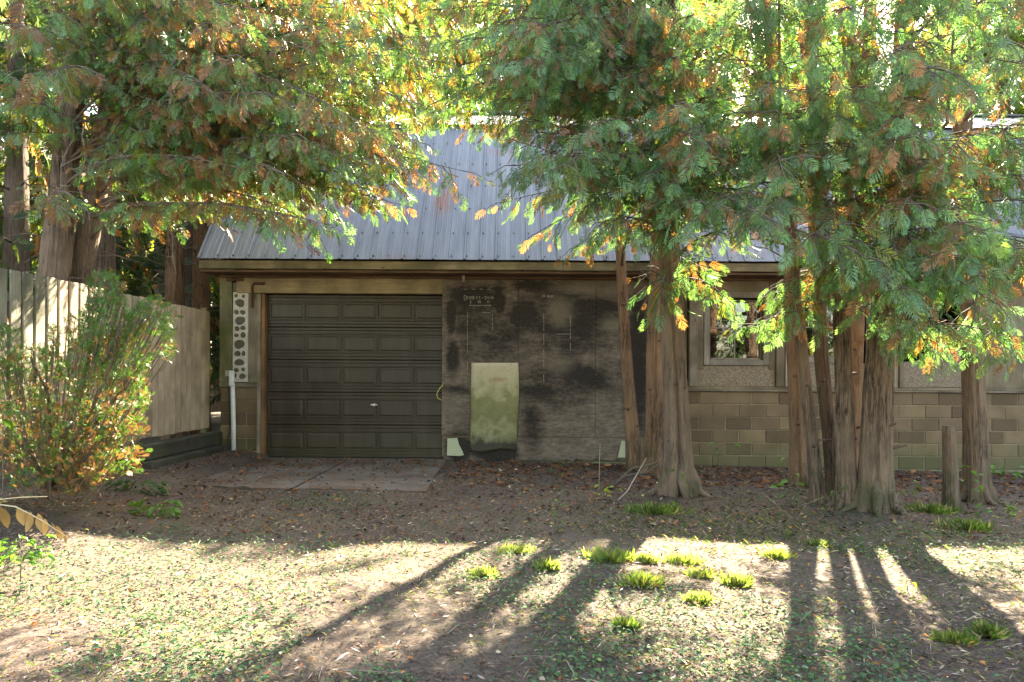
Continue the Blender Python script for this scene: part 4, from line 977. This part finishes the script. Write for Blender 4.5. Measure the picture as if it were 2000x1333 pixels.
FR['blade'] = [(np.array([(0, -.04, 0), (0, .04, 0), (.5, .03, .10), (1, 0, -.03)]), np.array([(0, 1, 2), (0, 2, 3)]))]
FR['needle'] = [(np.array([(0, -.035, 0), (0, .035, 0), (1, 0, .04)]), np.array([(0, 1, 2)]))]
# litter
x, y = scatter(96000); keep = ~onslab(x, y) | (rng.random(len(x)) < .22+.4*(y > 9.3)+.6*np.clip((-2.7-x)/.9,0,1)); keep &= (nfield(x, y, 1.9, 77) + .6*nfield(x, y, 6, 31) + rng.normal(0, .3, len(x))) > -.30; x, y = x[keep], y[keep]; n = len(x); z = gz(x, y)+rng.uniform(.002, .016, n)+onslab(x, y)*.060
d, nn = flat(n, .45); far = y > 7.8
col = gcol(n, [(.075, .04, .028), (.16, .095, .065), (.30, .215, .165), (.56, .46, .38), (.018, .010, .008)], [3.2, 3, 2.0, 1.1, 3.8])
pt = nfield(x, y, 2.1, 9)[:, None]; col = col*(1+.9*pt)
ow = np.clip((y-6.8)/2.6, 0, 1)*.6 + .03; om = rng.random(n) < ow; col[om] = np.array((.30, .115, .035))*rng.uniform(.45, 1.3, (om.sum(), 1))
dk_ = sst(5.2, 7.2, y)[:, None]; col = col*(1+.35*(1-dk_))*(1-dk_*np.array([.30, .56, .64])[None]); s = rng.uniform(.012, .036, n)*(.7+.10*y)  # sun patch painted lighter, shade near the wall painted darker; duff also redder
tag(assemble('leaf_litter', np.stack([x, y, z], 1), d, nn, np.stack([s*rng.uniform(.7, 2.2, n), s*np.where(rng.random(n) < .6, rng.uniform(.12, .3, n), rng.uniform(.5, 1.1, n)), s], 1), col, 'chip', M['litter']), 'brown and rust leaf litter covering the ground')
# dry straw stalks / thin grass
x, y = scatter(38000, 1.6, 8.6); keep = (nfield(x, y, .9, 5) + rng.normal(0, .22, len(x)) > -.12) & ~onslab(x, y); x, y = x[keep], y[keep]; n = len(x); z = gz(x, y)
a = rng.random(n)*2*np.pi; el = rng.uniform(.05, .9, n); d = np.stack([np.cos(a), np.sin(a), el], 1); nn = np.stack([-np.cos(a)*el, -np.sin(a)*el, np.ones(n)], 1)+rng.normal(0, .4, (n, 3))
col = gcol(n, [(.15, .18, .06), (.10, .15, .05), (.34, .29, .16), (.50, .42, .30)], [3, 2.4, 1.6, 1.6])
s = rng.uniform(.02, .055, n); tag(assemble('grass', np.stack([x, y, z], 1), d, nn, s, col, 'blade', M['grass']), 'thin patchy olive and straw grass')
n = 2000; x = rng.normal(2.0, .95, n); y = rng.normal(5.75, .5, n); x2 = rng.uniform(-1, 7, n); y2 = rng.normal(5.9, .7, n); m_ = rng.random(n) < .3; x[m_] = x2[m_]; y[m_] = y2[m_]; z = gz(x, y); a = rng.random(n)*2*np.pi; el = rng.uniform(.1, 1.1, n)
d = np.stack([np.cos(a), np.sin(a), el], 1); nn = np.stack([-np.cos(a)*el, -np.sin(a)*el, np.ones(n)], 1); s = rng.uniform(.035, .09, n)
tag(assemble('grass', np.stack([x, y, z], 1), d, nn, np.stack([s, s*.5, s], 1), gcol(n, [(.07, .125, .04), (.05, .09, .035), (.22, .20, .09)], [3, 2, 2]), 'blade', M['grass']), 'loose green grass in the shade before the cedars')
# small leaved ground cover
x, y = scatter(72000, 1.6, 8.2); f = nfield(x, y, .75, 20) + .55*nfield(x, y, 2.4, 50) + .32*(x < -1.0)*(y < 5.0) + .30*(x < -2.6)*(y < 5.8) + .12*(y < 3.4) - .25*(y > 5.4) + .12*((x > 1.2) & (y < 4.0))
keep = f + rng.normal(0, .10, len(x)) > .25; x, y = x[keep & ~onslab(x, y)], y[keep & ~onslab(x, y)]; n = len(x); z = gz(x, y)+rng.uniform(.005, .045, n)
d, nn = flat(n, .5); col = gcol(n, [(.07, .15, .06), (.10, .19, .08), (.05, .11, .06), (.22, .26, .06)], [4, 3, 3, .6]); s = rng.uniform(.014, .030, n)
tag(assemble('ground_cover', np.stack([x, y, z], 1), d, nn, s*1.15, col, 'leaf', M['ground_leaf']), 'low small-leaved green creeping ground cover'); STAT['cover'] = n
# fallen leaves, larger
x, y = scatter(4200, 1.8, 10); n = len(x); z = gz(x, y)+.02+onslab(x, y)*.04; d, nn = flat(n, .5); col = gcol(n, [(.40, .15, .04), (.28, .09, .035), (.38, .25, .10), (.16, .10, .06), (.42, .33, .24), (.08, .045, .03)], [2.2, 2, 1, 3, 1.2, 3])
tag(assemble('fallen_leaves', np.stack([x, y, z], 1), d, nn, rng.uniform(.025, .055, n)*(.55+.06*y), col, 'leaf', M['litter']), 'scattered curled orange and tan fallen leaves')
n = 6500; x = rng.uniform(-4.4, 8.2, n); y = rng.uniform(5.4, 10.25, n); m_ = (rng.random(n) < .55+.25*(y > 8.6)) & (np.abs(x) < y*.95+.6) & (~onslab(x, y) | (rng.random(n) < .38+.5*(y > 9.2)+.5*(x < -3.2))); x, y = x[m_], y[m_]; n = len(x); z = gz(x, y)+.018+onslab(x, y)*.050; d, nn = flat(n, .5)
col = gcol(n, [(.20, .075, .03), (.11, .05, .028), (.05, .028, .018), (.32, .15, .05), (.26, .19, .13), (.30, .26, .07)], [3, 3, 3, 1.2, 1.0, .35]); s = rng.uniform(.025, .07, n)
tag(assemble('fallen_leaves', np.stack([x, y, z], 1), d, nn, np.stack([s, s*rng.uniform(.5, 1.2, n), s*1.6], 1), col, 'leaf', M['litter']), 'dark and rust fallen leaves matted under the cedars and on the slab')
# brown cedar sprays fallen by the wall
x = rng.uniform(-.8, 8, 1500); y = rng.uniform(8.0, 10.2, 1500); n = 1500; z = gz(x, y)+.02; d, nn = flat(n, .35)
tag(assemble('fallen_sprays', np.stack([x, y, z], 1), d, nn, rng.uniform(.05, .12, n), gcol(n, [(.24, .09, .035), (.11, .05, .025), (.30, .16, .07)], [2, 3, 1]), 'mid', M['litter']), 'rust-brown fallen cedar sprays along the wall foot')
# twigs
mb = MB()
for _ in range(200):
    y = 2*(9.8/2)**random.random(); x = random.uniform(-1, 1)*(y*.85); a = random.random()*6.28; L = random.uniform(.05, .28)
    p = Vector((x, y, G(x, y)+.015)); e = p+Vector((math.cos(a)*L, math.sin(a)*L, random.uniform(0, .03))); mb.tube([p, p.lerp(e, .5)+Vector((random.gauss(0, .015), random.gauss(0, .015), .008)), e], random.uniform(.001, .0028), 4, cap=False)
tag(mb.build('ground_twigs', M['twig_ground']), 'thin pale twigs strewn on the ground', kind='stuff')

# grass tufts
def tuft(px, py, wpx, label, col=(.20, .34, .03), h=1.0):
    Y = (CZ*F)/(py-HZ) if py > HZ+20 else 10; Y = min(Y, 9.5); c = P(px, py, Y); c.z = G(c.x, c.y); wd = wpx*Y/F; n = int(110+wpx*3)
    a = rng.random(n)*2*np.pi; n = n*3; a = rng.random(n)*2*np.pi; r_ = wd*.34*np.abs(rng.normal(0, 1, n)); p = np.stack([c.x+np.cos(a)*r_, c.y+np.sin(a)*r_*.7, np.full(n, c.z)], 1)
    ou = rng.uniform(.05, 1.7, n); d = np.stack([np.cos(a)*ou, np.sin(a)*ou, rng.uniform(.35, 1.1, n)], 1)+rng.normal(0, .22, (n, 3)); nn = np.stack([-np.cos(a), -np.sin(a), -.0*a+.4], 1)
    cc = np.array(col)[None]*rng.uniform(.8, 1.5, (n, 1)); st_ = rng.random(n) < .2; cc[st_] = (.34, .30, .16); s = .03+.13*rng.random(n)**1.6*h; s = s*(.5+wd*1.5)*random.uniform(.6, 1.0); s3 = np.stack([s, s*.14, -s*1.6], 1)
    o = assemble('grass_tuft', p, d, nn, s3, cc, 'blade', M['grass'], None, tuple(c), stuff=False); tag(o, label, 'grass tuft', 'grass tufts on the ground')
for px, py, w_, lb in [(1005, 1082, 52, 'bright lime grass tuft alone at the shadow edge left of centre'), (945, 1126, 32, 'small bright tuft down-left of the lone lime tuft'),
    (1068, 1114, 24, 'faint small tuft just down-right of the lone lime tuft'), (1190, 1094, 62, 'wide low green tuft left of the small pointed one'), (1264, 1100, 30, 'small pointed tuft between the wide low tuft and the fullest dark one'),
    (1332, 1100, 62, 'fullest rounded green tuft near the middle right'), (1368, 1126, 46, 'pale yellow-green tuft right below the fullest tuft'), (1255, 1142, 60, 'loose spreading tuft below the small pointed tuft'),
    (1440, 1140, 32, 'small vivid tuft rightmost of the central group'), (1366, 1170, 36, 'neat lowest tuft of the central group'), (1224, 1222, 22, 'tiny lone green tuft near the bottom middle'),
    (1516, 1088, 30, 'dark green tuft at the shade edge under the cedar clump'), (1866, 1246, 56, 'large loose tuft near the lower right corner'), (1930, 1236, 34, 'pale tuft right of the large loose one at lower right'), (1888, 1022, 78, 'large dark green clump of fine grass right of the bare post'), (1820, 992, 70, 'low grass patch left of the bare post'), (1280, 1004, 80, 'low grass patch in front of the split-based cedar'), (1600, 1060, 40, 'thin tuft in shade below the cedar clump')]:
    tuft(px, py, w_*random.uniform(.7, .95), lb, (.20, .26, .07) if py > 1070 and py < 1180 else (.09, .15, .035), 1.0 if py > 1070 else .9)  # sunlight put into the colour: tufts in the lit band are limier

# small broad leaved plants
_leafme = {}
def leaf_mesh(L, W, mat, key):
    k = (key, round(L, 3)); 
    if k in _leafme: return _leafme[k]
    V = [(0, 0, 0), (.25*L, .4*W, .012), (.6*L, .45*W, .01), (L, 0, -.02), (.6*L, -.45*W, .01), (.25*L, -.4*W, .012), (.3*L, 0, 0), (.65*L, 0, -.002)]
    Fc = [[0, 6, 1], [1, 6, 7, 2], [2, 7, 3], [0, 5, 6], [5, 4, 7, 6], [4, 3, 7]]
    _leafme[k] = mesh('leaf', V, Fc, mat, True); return _leafme[k]
def tintleaf(name, c, tr=.45):
    N = NT(name); h = N.math('ADD', N.math('MULTIPLY', N.rnd(), .6), .7); cb = N.n('ShaderNodeCombineXYZ'); [N.l(h, cb.inputs[i]) for i in range(3)]
    cc = N.mix(1, c, cb.outputs[0], 'MULTIPLY'); N.color(cc); N.rough(.45); t = N.n('ShaderNodeBsdfTranslucent'); N.l(N.mix(1, cc, (1.3, 1.3, .7), 'MULTIPLY'), t.inputs[0])
    m = N.n('ShaderNodeMixShader'); m.inputs[0].default_value = tr; N.l(N.b.outputs[0], m.inputs[1]); N.l(t.outputs[0], m.inputs[2]); N.l(m.outputs[0], N.out.inputs[0]); return N.m
M['leaf_green'] = tintleaf('green_leaf', (.10, .22, .04)); M['leaf_lime'] = tintleaf('lime_leaf', (.30, .38, .05)); M['leaf_dark'] = tintleaf('dark_leaf', (.06, .13, .045)); M['leaf_gold'] = tintleaf('golden_leaf', (.36, .22, .085), .2)
def plant(name, label, cat, Y, stem_px, leaves, lm, L=.07, W=.04, r=.004, group=None, stm='twig'):
    pts = [P(px, py, Y) for px, py in stem_px]; b = pts[0].copy(); b.z = G(b.x, b.y)-.01; pts[0] = b
    root = empty(name, b, label, cat, group); mb = MB(); mb.tube(pts, [r*(1-.6*i/(len(pts)-1)) for i in range(len(pts))], 5); mb.build('stem', M[stm], root, True)
    me = leaf_mesh(L, W, M[lm], lm)
    for (px, py) in leaves:
        q = P(px, py, Y+random.uniform(-.04, .04)); o = link('leaf', me, root, q)
        near_ = min(pts, key=lambda a: (a-q).length); dv = (q-near_); an = math.atan2(dv.y+random.gauss(0, .02), dv.x)
        o.rotation_euler = (random.uniform(-.8, .8), random.uniform(-.3, .8), an); sc_ = random.uniform(.7, 1.25); o.scale = (sc_,)*3
    return root
def around(px, py, rx, ry, n): return [(px+random.uniform(-rx, rx), py+random.uniform(-ry, ry)) for _ in range(n)]
plant('sapling', 'small sapling with glowing lime leaves left of the split-based cedar', 'sapling', 7.3, [(1175, 1010), (1190, 985), (1205, 950), (1215, 945)], [(1170, 948), (1178, 958), (1190, 950), (1200, 952), (1208, 955), (1172, 968), (1185, 970), (1196, 978), (1162, 985), (1205, 985), (1180, 962)], 'leaf_lime', .085, .05)
plant('weed', 'thin pale-leaved weed stalk standing at the shadow edge in the centre', 'weed', 5.5, [(1088, 1052), (1092, 1010), (1095, 970)], [(1090+random.uniform(-8, 8), 1048-i*6) for i in range(13)], 'leaf_green', .035, .012)
plant('seedling', 'tiny cedar seedling near the sliding door foot', 'seedling', 8.2, [(1092, 965), (1088, 930), (1082, 905)], [(1086+random.uniform(-13, 13), 900+i*4) for i in range(16)], 'leaf_dark', .06, .02)
plant('sapling', 'young sapling with rounded leaves before the block wall under the window', 'sapling', 8.8, [(1400, 925), (1402, 900), (1408, 880), (1415, 872)], [(1396, 866), (1404, 876), (1416, 874), (1400, 884), (1421, 880), (1432, 870)], 'leaf_green', .11, .06)
plant('sapling', 'thin sapling with sparse leaves left of the cedar clump', 'sapling', 6.9, [(1545, 1000), (1546, 940), (1540, 900), (1543, 850), (1538, 800)], [(1552, 925), (1568, 908), (1532, 950), (1556, 946), (1520, 955), (1545, 965), (1535, 895), (1548, 975), (1530, 970), (1540, 940)], 'leaf_green', .075, .05)
plant('sapling', 'leafy shoot at the foot of the cedar clump between its stems', 'sapling', 6.5, [(1610, 1000), (1620, 970), (1632, 955)], [(1628, 958), (1636, 962), (1620, 966), (1612, 975), (1640, 955)], 'leaf_green', .07, .045)
plant('weed', 'small weed with a few pale leaves right of the cedar clump', 'weed', 7.6, [(1775, 965), (1772, 950)], around(1775, 950, 20, 14, 7), 'leaf_green', .08, .035)
plant('weed', 'leafy weed between the bare post and the far right cedar', 'weed', 6.9, [(1890, 975), (1892, 945), (1890, 920)], around(1893, 935, 20, 26, 10), 'leaf_green', .075, .035)
plant('weed', 'leafy weed at the right edge by the block wall', 'weed', 8.6, [(1962, 950), (1965, 925), (1970, 910)], around(1965, 928, 26, 22, 18), 'leaf_green', .085, .045)
plant('weed', 'weed with oval leaves in the shade right of the far right cedar', 'weed', 6.4, [(1950, 1015), (1955, 990)], around(1945, 996, 34, 16, 10), 'leaf_green', .08, .035)
plant('weed', 'few rounded leaves on the bark foot of the split-based cedar', 'weed', 7.0, [(1320, 975), (1322, 940), (1325, 928)], around(1325, 932, 12, 14, 6), 'leaf_green', .06, .04)
plant('weed', 'small weed in the shade in front of the split-based cedar', 'weed', 6.6, [(1318, 1000), (1320, 985)], around(1320, 990, 28, 10, 8), 'leaf_green', .06, .04)
plant('weed', 'weed with long leaves on sunlit ground below the cedar clump', 'weed', 4.4, [(1500, 1150), (1505, 1135)], around(1500, 1150, 26, 12, 8), 'leaf_green', .07, .03)
plant('weed', 'upright narrow weed in sun at the lower right', 'weed', 4.2, [(1772, 1180), (1772, 1150), (1770, 1128)], [(1772+random.uniform(-10, 10), 1180-i*6) for i in range(9)], 'leaf_lime', .04, .015)
plant('weed', 'creeping weed rosette at the bottom right of centre', 'weed', 3.2, [(1548, 1290), (1550, 1282)], around(1548, 1286, 16, 10, 9), 'leaf_green', .045, .03)
plant('weed', 'flat dark rosette weed on the grass at lower left', 'weed', 3.6, [(292, 1214), (295, 1206)], around(290, 1210, 22, 10, 12), 'leaf_dark', .055, .035)
plant('leafy_plant', 'bushy small-leaved green plant at the foot of the cedar shrub', 'plant', 6.9, [(262, 990), (262, 970), (270, 955)], around(265, 968, 55, 28, 190), 'leaf_dark', .07, .045)
plant('leafy_plant', 'sunlit leafy plant reaching into the light right of the shrub', 'plant', 6.1, [(310, 1012), (305, 1000), (300, 990)], around(300, 1003, 44, 22, 90), 'leaf_green', .06, .04)
plant('leafy_plant', 'sunlit leafy plant at the left edge below the dry arching stem', 'plant', 4.2, [(40, 1110), (42, 1080), (40, 1060)], around(45, 1075, 50, 30, 60), 'leaf_green', .05, .03)
plant('leafy_plant', 'bright broad leaves at the left edge in front of the fence', 'plant', 5.0, [(5, 900), (6, 840), (8, 810)], [(4, 790), (14, 798), (8, 808), (22, 810), (2, 780), (10, 820)], 'leaf_green', .11, .07)
plant('dry_stalk', 'pale bare stalk leaning right before the split-based cedar', 'stalk', 7.2, [(1205, 1005), (1225, 960), (1262, 895)], [], 'leaf_green', r=.008, stm='dead_twig')
plant('dry_stalk', 'thin dry vertical stalk left of the leaning pale stalk', 'stalk', 8.0, [(1170, 935), (1171, 900), (1172, 870)], [], 'leaf_green', r=.005, stm='dead_twig')
plant('dry_stalk', 'thin curved dry stalk lying left of the cedar clump', 'stalk', 6.3, [(1555, 1012), (1520, 990), (1492, 965), (1482, 960)], [], 'leaf_green', r=.004, stm='twig_ground')
plant('dry_stalk', 'pale root-like twig curving to the foot of the cedar clump', 'stalk', 6.3, [(1556, 1008), (1575, 985), (1610, 970)], [], 'leaf_green', r=.004, stm='twig_ground')
plant('fallen_branch', 'long thin fallen branch lying on the shaded ground at lower centre', 'branch', 4.0, [(1190, 1166), (1240, 1176), (1290, 1186), (1340, 1192)], [], 'leaf_green', r=.007)
plant('fallen_branch', 'thick crooked root-like branch on the ground left of the split-based cedar', 'branch', 8.0, [(1190, 945), (1220, 930), (1262, 925), (1290, 905)], [], 'leaf_green', r=.022)
plant('fallen_branch', 'second crooked branch lying above the thick root-like one', 'branch', 8.5, [(1200, 928), (1235, 915), (1270, 908), (1300, 898)], [], 'leaf_green', r=.016)
# arching stem with dry golden leaves
Y = 3.6; b = P(-60, 1060, Y); b.z = G(b.x, b.y)
root = empty('arching_plant', b, 'arching dry stem with hanging curled golden leaves at the left edge', 'plant')
sp = [b, P(-40, 1000, Y), P(0, 986, Y), P(30, 990, Y), P(60, 1005, Y), P(90, 1022, Y), (P(118, 1040, Y)), P(132, 1050, Y)]
mb = MB(); mb.tube(sp, [.005, .0045, .004, .004, .0035, .003, .0025, .0015], 6); mb.build('stem', M['stem'], root, True)
def dry_leaf(p, L):
    n = 7; V = []; sgn = random.choice((-1, 1)); yw = random.uniform(-.6, .6)
    for i in range(n):
        t = i/(n-1); wd = .20*L*math.sin(math.pi*(t*.9+.06)); 
        for s in (-1, -.35, .35, 1): V.append(((s*wd*math.cos(yw*t)), sgn*(.35*wd*(1-abs(s))) + .1*L*math.sin(t*3), -t*L))
    Fc = [[i*4+k, i*4+k+1, i*4+k+5, i*4+k+4] for i in range(n-1) for k in range(3)]
    o = link('leaf', mesh('leaf', V, Fc, M['leaf_gold'], True), root, p); o.rotation_euler = (random.uniform(-.3, .3), random.uniform(-.25, .25), random.uniform(-.8, .8))
for px, py, L in [(2, 992, .12), (36, 992, .10), (50, 998, .085), (60, 1000, .11), (75, 1004, .10), (88, 1014, .09), (100, 1020, .085), (112, 1028, .08), (122, 1038, .055), (130, 1044, .045)]: dry_leaf(P(px, py, Y), L)
plant('dry_stalk', 'long straight pale stalk lying above the golden-leaved stem at left edge', 'stalk', 4.4, [(-70, 1010), (-20, 978), (40, 972), (92, 970)], [], 'leaf_green', r=.006, stm='stem')
print('STAT', STAT, 'tris', sum(len(o.data.polygons) for o in bpy.data.objects if o.type == 'MESH'))
